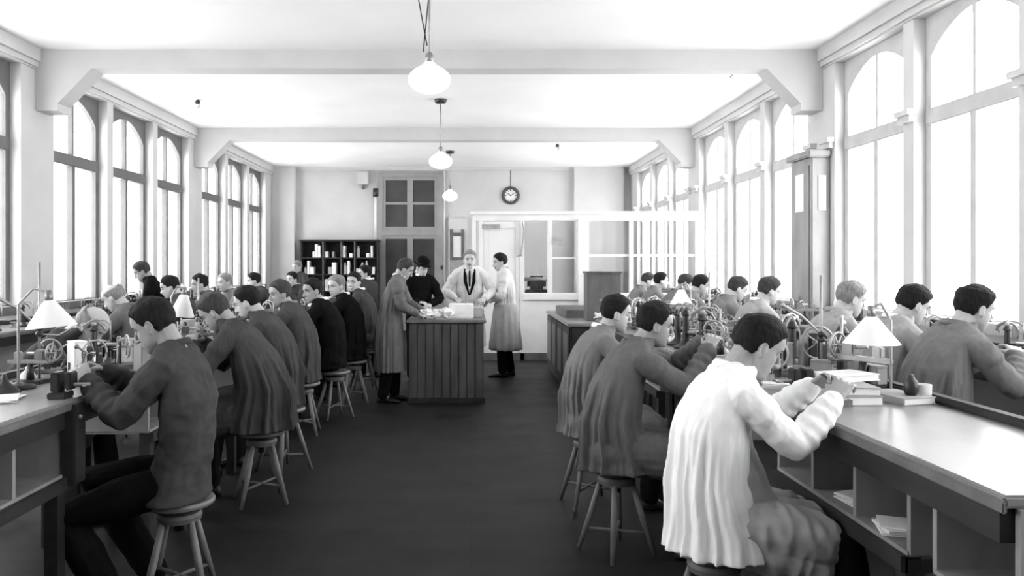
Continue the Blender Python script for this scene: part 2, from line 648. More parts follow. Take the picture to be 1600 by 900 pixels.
# ---------------------------------------------------------------- glazed office partition
PY = 13.0
s_ = PY / F
pa, pb = pxX(738, PY), XR
ptop = pxZ(332, PY)
office = empty('office_partition', (pa, PY, 0), 0, 'white glazed office partition reaching from the door side to the right wall', 'partition')
W_ = pb - pa
def ox(px): return pxX(px, PY) - pa
zs = pxZ(458, PY)            # sill
mb = MB().box(0, W_, 0, .10, ptop - .14, ptop, bev=.01).box(-.03, W_, -.04, .14, ptop - .03, ptop + .02)
mb.build('top_rail', PALE, office)
MB().box(ox(816), W_, -.02, .12, zs - .12, zs, bev=.01).build('sill_rail', PALE, office)
MB().box(ox(816), W_, .02, .08, 0, zs - .12).build('lower_panel', PALE, office)
for px in (741, 752, 816, 859.5, 987, 1090):
    MB().box(ox(px) - .035, ox(px) + .035, 0, .10, 0 if px < 820 else zs, ptop - .14).build('post', PALE, office)
MB().box(ox(905) - .02, ox(918) + .02, -.035, .135, 0, ptop - .11).build('post', PALE, office)
MB().box(ox(921), W_, .03, .07, pxZ(399, PY) - .02, pxZ(399, PY) + .02).build('glazing_bar', PALE, office)
MB().box(ox(862), ox(903), .03, .07, pxZ(403, PY) - .015, pxZ(403, PY) + .015).build('glazing_bar', PALE, office)
PG = mat_glass('partition_glass', .9)
FROST = bpy.data.materials.new('frosted_glass')
FROST.use_nodes = True
fb = FROST.node_tree.nodes['Principled BSDF']
fb.inputs['Base Color'].default_value = (.9, .9, .9, 1)
fb.inputs['Roughness'].default_value = .6
tl = FROST.node_tree.nodes.new('ShaderNodeBsdfTranslucent')
tl.inputs[0].default_value = (.9, .9, .9, 1)
mx = FROST.node_tree.nodes.new('ShaderNodeMixShader')
mx.inputs[0].default_value = .5
FROST.node_tree.links.new(fb.outputs[0], mx.inputs[1])
FROST.node_tree.links.new(tl.outputs[0], mx.inputs[2])
FROST.node_tree.links.new(mx.outputs[0], FROST.node_tree.nodes['Material Output'].inputs[0])
for a, b in ((820, 855), (864, 901), (921, 984), (992, 1088)):
    MB().box(ox(a), ox(b), .045, .05, zs, ptop - .14).build('glass_pane', PG, office)
dl = MB()
dl.box(ox(756), ox(812), .02, .07, 0.02, .95).box(ox(756), ox(762), .02, .07, .95, ptop - .16).box(ox(806), ox(812), .02, .07, .95, ptop - .16).box(ox(756), ox(812), .02, .07, ptop - .26, ptop - .16)
dl = dl.build('office_door', PALE, office)
MB().box(ox(762), ox(806), .04, .05, .95, ptop - .26).build('frosted_pane', FROST, dl)
MB().box(ox(753), ox(781), -.01, .02, pxZ(356, PY) - .02, pxZ(352, PY) + .02).build('name_plate', CARD, dl)
MB().cyl((ox(760), -.05, 1.05), (ox(760), .02, 1.05), .025).build('handle', BRASS, dl)
MB().box(0, .08, 0.1, YB - PY - .3, 0, ptop - .1).build('side_screen', PALE, office)
MB().box(0.02, W_, .0, .01, 0, .12).build('kick_board', WOODM, office)
# notices and things behind the office glass
t = MB().box(-.1, .12, 0, .012, -.07, .06, Matrix.Rotation(R(8), 4, 'Y')).build('notice_card', CARD, loc=(pxX(872, PY), PY - .02, pxZ(377, PY)))
tag(t, 'small grey notice hanging in the narrow office window', 'sign')
t = MB().tube([(.02, 0, .55), (.05, .01, .4), (.03, 0, .2), (0, .02, 0), (-.05, 0, -.02)], [.02, .035, .04, .05, .02], 8, True, .4).build('hanging_scarf', CARD, loc=(pxX(814, PY) , PY - .06, pxZ(398, PY)))
tag(t, 'grey cloth hanging on a hook beside the office door', 'cloth')
# dark leafy heap behind the glass
t = empty('office_equipment', (pxX(838, 13.6), 13.55, 0), 0, 'dark equipment on a desk seen through the office window', 'equipment')
MB().box(-.5, 1.6, -.25, .5, .98, 1.02).build('desk_top', WOODM, t)
for lx in (-.45, 1.5):
    MB().box(lx, lx + .06, -.2, -.14, 0, .98).build('desk_leg', WOODM, t)
    MB().box(lx, lx + .06, .4, .46, 0, .98).build('desk_leg', WOODM, t)
MB().box(-.2, .2, -.1, .2, 1.02, 1.18, bev=.02).box(-.16, .17, -.02, .18, 1.18, 1.42, bev=.05).build('typewriter_body', IRON, t)
MB().cyl((-.22, 0, 1.36), (.22, 0, 1.36), .035).build('roller', STEEL, t, True)


# ---------------------------------------------------------------- pendant lamps
def pendant(x, y, zs_, r, label, slant=False):
    t = empty('pendant_lamp', (x, y, 0), 0, label, 'lamp', 'pendant lamps down the middle of the ceiling')
    MB().lathe([(.075, H - .05), (.09, H - .02), (.09, H)], n=20).build('ceiling_rose', IRON, t, True)
    MB().cyl((0, 0, zs_ + .16), (0, 0, H - .04), .009, n=8).build('rod', STEEL, t, True)
    if slant:
        MB().tube([(.02, 0, H), (-.05, 0, zs_ + .25)], .005, 6).build('cord', IRON, t)
        MB().tube([(-.14, 0, H), (-.02, 0, zs_ + .3)], .005, 6).build('cord', IRON, t)
    pr = [(.03, zs_ + .17), (.06, zs_ + .14), ] + [(r * max(.03, math.sin(PI * k / 16)), zs_ + .025 + .11 * math.cos(PI * k / 16)) for k in range(4, 17)]
    MB().lathe(pr, n=32).build('shade', OPAL, t, True)
    MB().lathe([(.035, zs_ + .15), (.035, zs_ + .22), (.02, zs_ + .24)], n=16).build('cap', BRASS, t, True)


pendant(-.44, 11.1, 3.08, .17, 'white glass pendant lamp, larger of the two before the glazed door')
pendant(-.44, 16.1, 3.03, .16, 'small white pendant lamp hanging nearest the far wall')
pendant(-.33, 6.1, 3.05, .17, 'white pendant lamp closest to the camera with slanting cords', True)
for i, (px, py) in enumerate(((1141, 105), (871, 225), (309, 156))):
    D = (H - 1.6) * F / (415 - py)
    t = MB().lathe([(.03, H - .06), (.04, H - .03), (.02, H)], n=12).tube([(0, 0, H - .05), (.03, 0, H - .09), (0, 0, H - .12)], .006, 6).build('ceiling_hook', IRON, loc=(pxX(px, D), D, 0))
    tag(t, ['small dark ceiling hook above the right windows', 'small dark ceiling hook before the far wall, right of lamps', 'small dark ceiling hook near left windows'][i], 'hook')

# tall cabinet on the right wall
t = empty('tall_wall_cabinet', (XR, 8.34, 0), 0, 'tall narrow wooden cabinet with small lit panes on right wall pier', 'cabinet')
CABW = mat('cabinet_wood_glare', .32, .6, .15, 6, (1, 1, .3))  # wood colour lightened to imitate glare along the right wall
MB().box(-.20, 0, 0, .54, 0.0, 2.78, bev=.01).build('case', CABW, t)
MB().box(-.25, 0, -.04, .58, 2.78, 2.86, bev=.015).build('cornice', CABW, t)
MB().box(-.215, -.2, .05, .49, .3, 2.7, bev=.006).build('door', CABW, t)
MB().box(-.222, -.214, .16, .38, 2.2, 2.62).build('pane', ENAMEL, t)
MB().box(-.13, -.05, -.012, 0.0, 2.2, 2.58).build('label_card', PAPER, t)


# ---------------------------------------------------------------- benches
def bench(name, label, x0, x1, y0, y1, side, pods, zt=1.0):
    """side = +1: front edge is x0 (aisle to its left); -1: front edge is x1"""
    t = empty(name, ((x0 + x1) / 2, y0, 0), 0, label, 'workbench')
    hw = (x1 - x0) / 2
    L_ = y1 - y0
    MB().box(-hw, hw, 0, L_, zt - .035, zt, bev=.008).build('worktop', TOPWOOD, t)
    MB().box(-hw - .012, -hw + .0, -.012, L_, zt - .045, zt - .012, bev=.004).box(hw, hw + .012, -.012, L_, zt - .045, zt - .012, bev=.004).build('edge_strip', WOODM, t)
    f = -side * hw
    MB().box(-side * (hw) - .0 if side > 0 else hw - .06, (-hw + .06) if side > 0 else hw - .02, 0.02, L_, zt - .13, zt - .035).build('apron', WOOD, t)
    MB().box(side * hw - .03, side * hw + .03, 0, L_, zt, zt + .035, bev=.01).build('back_rail', WOOD, t)
    for k, (a, b) in enumerate(pods):
        a, b = a - y0, b - y0
        n = max(1, round((b - a) / .36))
        for i in range(n + 1):
            y = a + (b - a) * i / n
            MB().box(-hw + .035, hw - .035, y - .011, y + .011, zt - .34, zt - .036).build('divider', WOODL, t)
        MB().box(-hw + .03, hw - .03, a, b, zt - .355, zt - .33).build('shelf', WOODL, t)
        xf = -hw + .02 if side > 0 else hw - .02
        MB().box(xf - .012, xf + .012, a, b, zt - .40, zt - .345).build('shelf_fascia', WOOD, t)
        MB().box(side * (hw - .05) - .01, side * (hw - .05) + .01, a, b, .05, zt - .04).build('back_panel', WOOD, t)
        for y in (a, b - .06):
            MB().box(-hw + .025, -hw + .075, y, y + .06, 0, zt - .35).build('leg', WOOD, t)
            MB().box(hw - .09, hw - .03, y, y + .06, 0, zt - .35).build('leg', WOOD, t)
    return t


bench('workbench', 'long workbench with shiny worn top running down the right side', 1.39, 2.05, 2.0, 8.6, 1,
      [(2.0, 2.36), (2.50, 3.56), (4.2, 4.9), (5.8, 6.5), (7.6, 8.5)])
bench('workbench', 'long workbench with pale worn top running down the left side', -2.46, -1.79, 1.2, 9.8, -1,
      [(1.2, 3.44), (4.35, 4.75), (5.9, 6.3), (7.5, 8.1), (9.1, 9.7)])
bench('workbench', 'narrow workbench under the windows of the right wall', 3.25, 3.82, 3.6, 12.6, 1,
      [(3.7, 3.95), (6.2, 6.6), (8.9, 9.2), (12.0, 12.5)])
bench('workbench', 'narrow workbench under the windows of the left wall', -4.75, -4.18, 3.0, 16.0, -1,
      [(3.2, 3.6), (6.2, 6.5), (9.0, 9.4), (12.0, 12.4), (15.0, 15.4)])

# long footrest board of the right bench
# counter (wooden chest) in the aisle
CY0, CY1 = 8.95, 10.2
cx0, cx1 = pxX(637, CY0), pxX(757, CY0)
t = empty('counter', ((cx0 + cx1) / 2, CY0, 0), 0, 'dark wooden counter chest standing in the aisle, heaped with papers', 'counter')
chw = (cx1 - cx0) / 2
MB().box(-chw + .01, chw - .01, 0.02, CY1 - CY0, 0, .93).build('body', mat('counter_wood', .065, .55, .4, 8, (1, 1, .2)), t)
MB().box(-chw - .02, chw + .02, -.02, CY1 - CY0 + .02, .93, .965, bev=.008).build('top', WOODM, t)
pn = MB()
for k in range(9):
    a = -chw + .015 + k * (2 * chw - .03) / 9
    pn.box(a + .003, a + (2 * chw - .03) / 9 - .003, 0, .022, .05, .92, bev=.004)
pn.build('front_boards', mat('counter_wood'  , .1), t)
MB().box(-chw - .005, chw + .005, -.008, .03, 0, .06).build('plinth', WOOD, t)

# side cabinet along the right
SY0, SY1 = 9.3, 12.0
t = empty('side_cabinet', (1.19, SY0, 0), 0, 'low dark cabinet with door fronts left of the right-hand row, beyond the men', 'cabinet')
MB().box(0.02, .95, 0.02, SY1 - SY0, 0, .86).build('body', WOOD, t)
MB().box(-.02, .97, -.02, SY1 - SY0, .86, .90, bev=.008).build('top', TOPWOOD, t)
for k in range(4):
    a = .04 + k * .665
    d = MB().box(0, .022, a, a + .64, .1, .84, bev=.005).build('door', WOOD, t)
    MB().box(-.008, 0.0, a + .08, a + .56, .18, .76, bev=.003).build('door_panel', WOODM, d)
MB().box(0.04, .93, 0, .02, .1, .84).build('end_panel', WOOD, t)

t = empty('wooden_chest', (pxX(918, 9.7), 9.7, .90), 0, 'grey upright wooden chest on the low side cabinet', 'chest')
MB().box(0, .42, 0, .34, 0, .60, bev=.008).build('case', WOODM, t)
MB().box(-.012, .432, -.012, .352, .60, .625, bev=.004).build('lid', WOODM, t)
t2 = empty('glass_case', (1.28, 10.3, .90), 0, 'flat glass-topped display tray on the low side cabinet', 'tray')
MB().box(0, .65, 0, 1.3, 0, .10, bev=.005).build('tray_body', WOODM, t2)
MB().box(.02, .63, .02, 1.28, .1, .11).build('glass_lid', PG, t2)
t3 = empty('paper_heap', (1.66, 9.75, .9), 0, 'crumpled white paper flowers beside the wooden chest', 'papers')


def crumple(mb, c, r, seed, n=14, m=9, sq=.6):
    rg = random.Random(seed)
    rings = []
    for i in range(m + 1):
        ph = PI * min(max(i / m, .02), .98)
        rings.append([Vector(c) + Vector((math.sin(ph) * math.cos(2 * PI * j / n), math.sin(ph) * math.sin(2 * PI * j / n), -math.cos(ph) * sq)) * (r * rg.uniform(.65, 1.2)) for j in range(n)])
    mb.loft(rings)


m_ = MB(); crumple(m_, (-.05, 0, .07), .09, 3); crumple(m_, (.06, -.1, .06), .08, 4)
m_.build('crumpled_sheets', PAPER, t3)


# ---------------------------------------------------------------- stools
STOOLW = mat('stool_wood', .16, .5, .25, 9)


def make_stool():
    t = empty('stool', (0, 0, 0), 0, 'stool', 'stool', 'wooden workshop stools')
    MB().lathe([(.05, .458), (.15, .462), (.162, .47), (.165, .482), (.158, .494), (.12, .492), (.02, .486)], n=28).build('seat', STOOLW, t, 'auto')
    sp = MB().cyl((0, 0, .34), (0, 0, .46), .022, n=12)
    sp.build('screw', IRON, t, True)
    MB().lathe([(.08, .385), (.10, .392), (.105, .415), (.095, .43), (.04, .434)], n=24).build('hub', WOODM, t, 'auto')
    for k in range(4):
        a = PI / 4 + k * PI / 2
        MB().tube([(.085 * math.cos(a), .085 * math.sin(a), .405), (.145 * math.cos(a), .145 * math.sin(a), .20), (.21 * math.cos(a), .21 * math.sin(a), .006)], [.015, .018, .012], 10, False).build('leg', STOOLW, t, True)
    pts = [(.165 * math.cos(PI / 4 + k * PI / 2), .165 * math.sin(PI / 4 + k * PI / 2), .125) for k in range(4)]
    for k in range(2):
        MB().cyl(pts[k], pts[k + 2], .009, n=8).build('stretcher', WOODM, t, True)
    return t


stool0 = make_stool()
stool_used = [False]


def stool(x, y, rz, label):
    return place(stool0, stool_used, (x, y, 0), rz, label)


# ---------------------------------------------------------------- people
def vert_lerp(a, b, t): return a + (b - a) * t


def smooth01(t):
    t = max(0, min(1, t))
    return t * t * (3 - 2 * t)


def head_ring_tables():
    zf = [-.118, -.112, -.10, -.085, -.068, -.045, -.02, .01, .03, .06, .085, .108, .122, .128]
    xf = [.045, .070, .082, .080, .086, .084, .083, .084, .092, .090, .078, .052, .020, .0]
    xb = [.015, -.005, -.015, -.03, -.045, -.06, -.088, -.102, -.106, -.104, -.092, -.065, -.038, -.02]
    ww = [.012, .030, .042, .052, .060, .066, .070, .073, .075, .076, .070, .050, .026, .010]
    return zf, xf, xb, ww


ZF, XF, XB, WWD = head_ring_tables()


def head_point(z, a):
    xf = np.interp(z, ZF, XF)
    xb = np.interp(z, ZF, XB)
    w_ = np.interp(z, ZF, WWD)
    cx, hx = (xf + xb) / 2, (xf - xb) / 2
    ca, sa = math.cos(a), math.sin(a)
    x = cx + hx * math.copysign(abs(ca) ** .9, ca)
    y = w_ * math.copysign(abs(sa) ** .85, sa) * (1 - .08 * max(0, ca))
    # sockets
    if ca > 0:
        for sy in (-1, 1):
            e = math.exp(-((y - sy * .032) / .016) ** 2 - ((z - .012) / .012) ** 2)
            x -= .013 * e
            e = math.exp(-((y - sy * .042) / .018) ** 2 - ((z + .022) / .016) ** 2)
            x += .006 * e
        x += .005 * math.exp(-((abs(y) - .02) / .03) ** 2 - ((z - .036) / .009) ** 2)
        x += .006 * math.exp(-(y / .018) ** 2 - ((z + .1) / .014) ** 2)
    return Vector((x, y, z))


def add_head(mb, M, big=True):
    n = 40 if big else 24
    zs_ = np.linspace(-.118, .128, 36 if big else 20)
    mb.loft([[M @ head_point(float(z), 2 * PI * j / n) for j in range(n)] for z in zs_])
    T = lambda *p: M @ Vector(p)
    # nose
    mb.tube([T(.084, 0, .022), T(.096, 0, .0), T(.108, 0, -.022), T(.108, 0, -.030)], [.007, .0085, .011, .0105], 10)
    for sy in (-1, 1):
        mb.ell(T(.096, sy * .0125, -.032), (.012, .008, .008), M.to_3x3())
        # ear
        E = M.to_3x3() @ Matrix.Rotation(R(sy * 18), 3, 'Z') @ Matrix.Rotation(R(-12), 3, 'Y')
        mb.ell(T(-.008, sy * .075, -.008), (.018, .009, .034), E)
        pts = []
        for k in range(8):
            a = R(-60 + k * 42)
            pts.append(T(-.008 - .016 * math.cos(a) * (-1), sy * (.083 + .004 * math.cos(a)), -.006 + .027 * math.sin(a)))
        pts = [T(-.010 + .017 * math.cos(R(q)), sy * (.081 - .004 * math.cos(R(q))), -.004 + .029 * math.sin(R(q))) for q in (-80, -130, 180, 130, 90, 50, 20)]
        mb.tube(pts, .005, 8)
    mb.ell(T(.086, 0, -.062), (.009, .022, .0055), M.to_3x3())
    mb.ell(T(.085, 0, -.074), (.009, .018, .006), M.to_3x3())


def hair_mesh(M, style, big, seed=0):
    n = 48 if big else 28
    zs_ = np.linspace(-.10, .128, 44 if big else 24)
    ctr = Vector((-.008, 0, .02))
    rings = []
    for z in zs_:
        ring = []
        for j in range(n):
            p = head_point(float(z), 2 * PI * j / n)
            x = p.x
            hl = np.interp(x, [-.11, -.035, -.012, .012, .035, .052, .085], [-.052, -.050, -.012, -.006, .034, .068, .090])
            hl += .008 * noise.noise(Vector((p.x * 70, p.y * 70, seed)))
            m = smooth01((p.z - hl) / .016)
            if style == 'balding':
                m *= smooth01((.075 - p.z) / .02) if x > -.09 else 1
            if style == 'receding':
                m *= smooth01((.052 - x) / .02)
            th = (.003 + .010 * smooth01((p.z - hl) / .05)) + .006 * smooth01((p.z - .04) / .05) 
            th += .0055 * m * noise.noise(Vector((p.x * 45, p.y * 45 + seed, p.z * 22)))
            d = (p - ctr).normalized()
            ring.append(M @ (p + d * (th * m - .006 * (1 - m))))
        rings.append(ring)
    mb = MB()
    mb.loft(rings)
    return mb


def remesh(mb, name, voxel, smooth=2, mats=None):
    me = bpy.data.meshes.new('tmp')
    me.from_pydata([tuple(p) for p in mb.v], [], mb.f)
    o = bpy.data.objects.new('tmp', me)
    C.objects.link(o)
    r = o.modifiers.new('r', 'REMESH')
    r.mode = 'VOXEL'
    r.voxel_size = voxel
    r.use_smooth_shade = True
    if smooth:
        s = o.modifiers.new('s', 'SMOOTH')
        s.factor = .5
        s.iterations = smooth
    dg = bpy.context.evaluated_depsgraph_get()
    dg.update()
    out = bpy.data.meshes.new_from_object(o.evaluated_get(dg))
    out.name = name
    bpy.data.objects.remove(o)
    bpy.data.meshes.remove(me)
    out.materials.clear()
    for m in mats or []:
        out.materials.append(m)
    return out


def folds(me, amp, freq, seed, zmin=None):
    n = len(me.vertices)
    co = np.empty(n * 3, np.float32)
    no = np.empty(n * 3, np.float32)
    me.vertices.foreach_get('co', co)
    me.vertices.foreach_get('normal', no)
    co = co.reshape(-1, 3)
    no = no.reshape(-1, 3)
    d = np.empty(n, np.float32)
    fx, fy, fz = freq
    nn = noise.noise
    for i in range(n):
        x, y, z = co[i]
        v = Vector((x * fx + seed, y * fy, z * fz))
        a = nn(v)
        d[i] = (1 - 2 * abs(a)) * .7 + .4 * nn(v * 2.3)
    co += no * (d * amp - amp * .2)[:, None]
    me.vertices.foreach_set('co', co.ravel())
    me.update()


def ik(S, T, l1, l2, pole):
    d = T - S
    L_ = min(d.length, (l1 + l2) * .995)
    dn = d.normalized()
    a = (l1 * l1 - l2 * l2 + L_ * L_) / (2 * L_)
    h = math.sqrt(max(0, l1 * l1 - a * a))
    p = (pole - dn * pole.dot(dn)).normalized()
    return S + dn * a + p * h, S + dn * L_


def add_hand(mb, W, d, nrm, side, curl=45, big=True, k=1.0):
    """W wrist, d pointing direction, nrm = palm-facing direction, side = +1 when thumb lies towards lat"""
    d = d.normalized()
    nrm = (nrm - d * nrm.dot(d)).normalized()
    lat = d.cross(nrm).normalized() * side       # towards the thumb
    P = lambda a, b, c: W + (d * a + lat * b + nrm * c) * k
    # palm
    rings = []
    for a, hw, th in ((-.01, .024, .017), (.02, .032, .016), (.055, .038, .014), (.080, .038, .011), (.086, .034, .008)):
        rings.append([P(a, hw * math.copysign(abs(math.cos(q)) ** .7, math.cos(q)), th * math.sin(q)) for q in [2 * PI * j / 12 for j in range(12)]])
    mb.loft(rings)
    fl = [.070, .080, .075, .058]
    for i in range(4):
        b = .033 - i * .0215
        L_ = fl[i]
        p = P(.088, b, 0)
        pts = [P(.07, b, 0), p]
        ang = 0
        for seg, c in ((.45, .9), (.32, 1.1), (.23, .8)):
            ang += R(curl * c)
            dd = d * math.cos(ang) + nrm * math.sin(ang) + lat * (.10 * (1.5 - i))
            p = p + dd.normalized() * (L_ * seg * k)
            pts.append(p)
        mb.tube(pts, [.0090 * k, .0090 * k, .0084 * k, .0076 * k, .0062 * k], 8)
    tp = [P(.018, .022, .004), P(.045, .046, .014), P(.072, .054, .030), P(.092, .044, .042)]
    mb.tube(tp, [.014 * k, .012 * k, .0105 * k, .008 * k], 8)


def person(x, y, face, label, seated=True, seat=.5, lean=0, pitch=25, yaw=0, roll=0, scale=1.0, hands=None, poles=None,
           top=COTG, hair=HAIR, style='short', skin=SKIN, trousers=WOOL, apron=None, collar=None, hem=None, bulk=1.0,
           pleat=.02, q=1, seed=0, hat=False, moustache=False, beard=False, back=0.0, legs_fwd=.42, foot_x=None, kdz=None, fold_freq=(11, 11, 5), group=None, curl=40,
           lapels=False, z=0, coat_over_lap=True, coat_fold=.010, tie=False, flare=0.0, skirt=None, slim=1.0, lapf=.93):
    """q: 2 near, 1 middle, 0 far"""
    root = empty('person', (x, y, z), R(face), label, 'person', group)
    root.scale = (scale,) * 3
    hz = seat + .09 if seated else .93
    vox = {3: .0038, 2: .005, 1: .008, 0: .012}[q]
    big = q >= 1
    L_ = R(lean)
    if seated:
        base = [(0, 0), (-.035, .18), (-.03, .38), (.045, .60), (.115, .675)]
    else:
        base = [(0, 0), (.0, .18), (-.01, .38), (.005, .59), (.03, .665)]
    sp = []
    for bx_, bz in base:
        # progressive lean: bends more towards the top
        a = L_ * min(1, bz / .45)
        sp.append(Vector((bx_ * math.cos(a) + bz * math.sin(a), 0, hz + bz * math.cos(a) - bx_ * math.sin(a))))
    spz = [p.z for p in sp]
    spx = [p.x for p in sp]
    def cx(zz): return float(np.interp(zz, spz, spx))
    Rh = Matrix.Rotation(R(yaw), 3, 'Z') @ Matrix.Rotation(R(pitch), 3, 'Y') @ Matrix.Rotation(R(roll), 3, 'X')
    atl = sp[4]
    hc = atl + Rh @ Vector((.018, 0, .055))
    M = Matrix.Translation(hc) @ Rh.to_4x4()
    sh = sp[3] + Vector((0, 0, -.052)) + Vector((math.sin(L_) * -.04, 0, 0))
    S = {1: sh + Vector((0, .185, 0)), -1: sh + Vector((0, -.185, 0))}
    if hands is None:
        hands = {1: (.40, .10, hz + .50), -1: (.40, -.10, hz + .50)} if seated else {1: (.25, .12, hz + .1), -1: (.25, -.12, hz + .1)}
    poles = poles or {}
    J = {}
    for s in (1, -1):
        T_ = Vector(hands[s])
        pl = Vector(poles.get(s, (-.25, s * .75, -.9)))
        E, Wr = ik(S[s], T_, .295, .26, pl)
        J[s] = (S[s], E, Wr)
    hip = {s: Vector((0, s * .10, hz)) for s in (1, -1)}
    if seated:
        fx_ = legs_fwd if foot_x is None else foot_x
        knee = {s: Vector((legs_fwd, s * .14, hz - .04 + (kdz[s] if kdz else 0))) for s in (1, -1)}
        ank = {s: Vector((fx_ + (.06 if s > 0 else -.04), s * .13, .09)) for s in (1, -1)}
    else:
        knee = {s: Vector((.03 + .03 * s, s * .10, .50)) for s in (1, -1)}
        ank = {s: Vector((-.01 + .06 * s, s * .10, .09)) for s in (1, -1)}
    # ---- body: one continuous surface
    b = MB()
    add_head(b, M, big)
    b.tube([sp[3] + Vector((-.005, 0, -.05)), sp[3] + Vector((.005, 0, 0)), atl + Rh @ Vector((-.012, 0, -.01)), atl + Rh @ Vector((-.01, 0, .04))], [.050, .060, .060, .060], 16)
    b.tube([sp[0], sp[1], sp[2], sp[3] + Vector((0, 0, -.05))], [.10, .085, .085, .06], 16, True, 1.0)
    b.tube([S[1] + Vector((0, -.03, -.02)), sh, S[-1] + Vector((0, .03, -.02))], [.04, .06, .04], 12)
    for s in (1, -1):
        A, E, Wr = J[s]
        b.tube([A + Vector((0, -s * .03, -.03)), (A + E) / 2, E, (E * .6 + Wr * .4), Wr], [.042, .043, .038, .036, .025], 12)
        dn = (Wr - E).normalized()
        add_hand(b, Wr, (dn + Vector((0, -s * .25, .0))), Vector((0, -s * .55, -.85)), 1 if s > 0 else 1, curl, big)
        b.tube([hip[s], (hip[s] + knee[s]) / 2, knee[s], (knee[s] * .6 + ank[s] * .4), ank[s], ank[s] + Vector((.07, 0, -.045))], [.075, .068, .05, .048, .035, .02], 10)
    me = remesh(b, 'body', vox, 2 if q >= 2 else 1, [skin, EYE, LIP])
    Mi = M.inverted()
    n = len(me.polygons)
    cen = np.empty(n * 3, np.float32)
    me.polygons.foreach_get('center', cen)
    cen = cen.reshape(-1, 3)
    Mn = np.array(Mi)
    loc = cen @ Mn[:3, :3].T + Mn[:3, 3]
    X_, Y_, Z_ = loc[:, 0], np.abs(loc[:, 1]), loc[:, 2]
    mi = np.zeros(n, np.int32)
    eye = ((Y_ - .032) / .014) ** 2 + ((Z_ - .008) / .0045) ** 2 < 1
    brow = ((Y_ - .032) / .019) ** 2 + ((Z_ - .034 + (Y_ - .032) * .15) / .005) ** 2 < 1
    mouth = (Y_ < .024) & (np.abs(Z_ + .0675) < .0065)
    mi[(X_ > .05) & (eye | brow)] = 1
    mi[(X_ > .05) & mouth] = 2
    me.polygons.foreach_set('material_index', mi)
    body = bpy.data.objects.new('body', me)
    C.objects.link(body)
    body.parent = root
    # ---- hair
    if style != 'bald':
        hm = hair_mesh(M, style, big, seed).build('hair', hair, root, True)
    if moustache:
        mm = MB()
        for s in (1, -1):
            mm.tube([M @ Vector((.093, 0, -.052)), M @ Vector((.092, s * .014, -.053)), M @ Vector((.083, s * .03, -.062))], [.006, .006, .002], 8)
        mm.build('moustache', hair, root, True)
    if beard:
        mm = MB()
        mm.ell(M @ Vector((.066, 0, -.10)), (.028, .034, .03), M.to_3x3())
        mm.build('beard', hair, root, True)
    if hat:
        hm = MB()
        prof = [(.122, .050), (.128, .056), (.122, .060), (.096, .062), (.094, .10), (.088, .135), (.06, .165), (.02, .175)]
        hm.loft([[M @ Vector((r * 1.05 * math.cos(2 * PI * j / 28) - .008, r * .92 * math.sin(2 * PI * j / 28), z_)) for j in range(28)] for r, z_ in prof])
        hm.build('bowler_hat', WOOL, root, True)
    # ---- coat / smock with sleeves
    c = MB()
    N = {3: 128, 2: 96, 1: 56, 0: 40}[q]
    rg = random.Random(seed * 7 + 1)
    ph = [rg.uniform(0, 6.28) for _ in range(6)]
    if seated:
        hm_ = -.12 if hem is None else hem
        tab = [(.645, .058, .064, .004), (.625, .080, .088, 0), (.60, .098, .135, -.005), (.565, .112, .188, -.01), (.53, .122, .200, -.012), (.46, .135, .205, -.01), (.36, .15, .21, 0), (.2, .155, .205, 0), (.05, .175, .215, .0), (-.05, .20, .225, .01), (hm_, .21, .235, .01)]
    else:
        hm_ = -.48 if hem is None else hem
        tab = [(.635, .056, .062, .0), (.615, .07, .085, 0), (.59, .09, .135, 0), (.56, .10, .18, 0), (.52, .108, .19, 0), (.44, .12, .195, 0), (.32, .13, .185, 0), (.18, .125, .17, 0), (.0, .145, .19, 0), (-.25, .16, .205, 0), (hm_, .175, .22, 0)]
    zt_ = [t[0] for t in tab][::-1]
    A_ = [t[1] for t in tab][::-1]
    B_ = [t[2] for t in tab][::-1]
    X0 = [t[3] for t in tab][::-1]
    rings = []
    m = 30
    top_z = tab[0][0]
    cl, sl = math.cos(L_), math.sin(L_)
    for i in range(m + 1):
        zz = top_z + (hm_ - top_z) * i / m
        a_, b_, xo = (float(np.interp(zz, zt_, Q)) for Q in (A_, B_, X0))
        ramp = smooth01((.50 - zz) / .4)
        kk = 1 + (bulk - 1) * ramp
        a_ *= slim
        fl_ = flare * smooth01((.30 - zz) / .5)
        zw = hz + zz * (cl if zz > 0 else 1)
        ccx = cx(zw) + xo
        ring = []
        for j in range(N):
            t = 2 * PI * j / N
            pl_ = 0
            if pleat:
                ramp2 = smooth01((.50 - zz) / .38)
                pl_ = 0
                for kf, am, tw, pq in ((4, .7, .9, 0), (9.0, .7, -1.0, 1), (15, .5, .5, 2)):
                    pl_ += am * (1 - 2.2 * abs(math.sin(kf * t + ph[pq] + tw * zz + .5 * math.sin(3 * t + pq))))
                pl_ *= pleat * ramp2 * (.35 + .65 * smooth01(.5 - .8 * math.cos(t)))
            ex = (a_ + (back * ramp if math.cos(t) < 0 else 0)) * kk + pl_ + fl_
            ey = b_ * kk + pl_ + fl_
            ring.append(Vector((ccx + ex * math.cos(t), ey * math.sin(t), zw)))
        rings.append(ring)
    c.loft(rings)
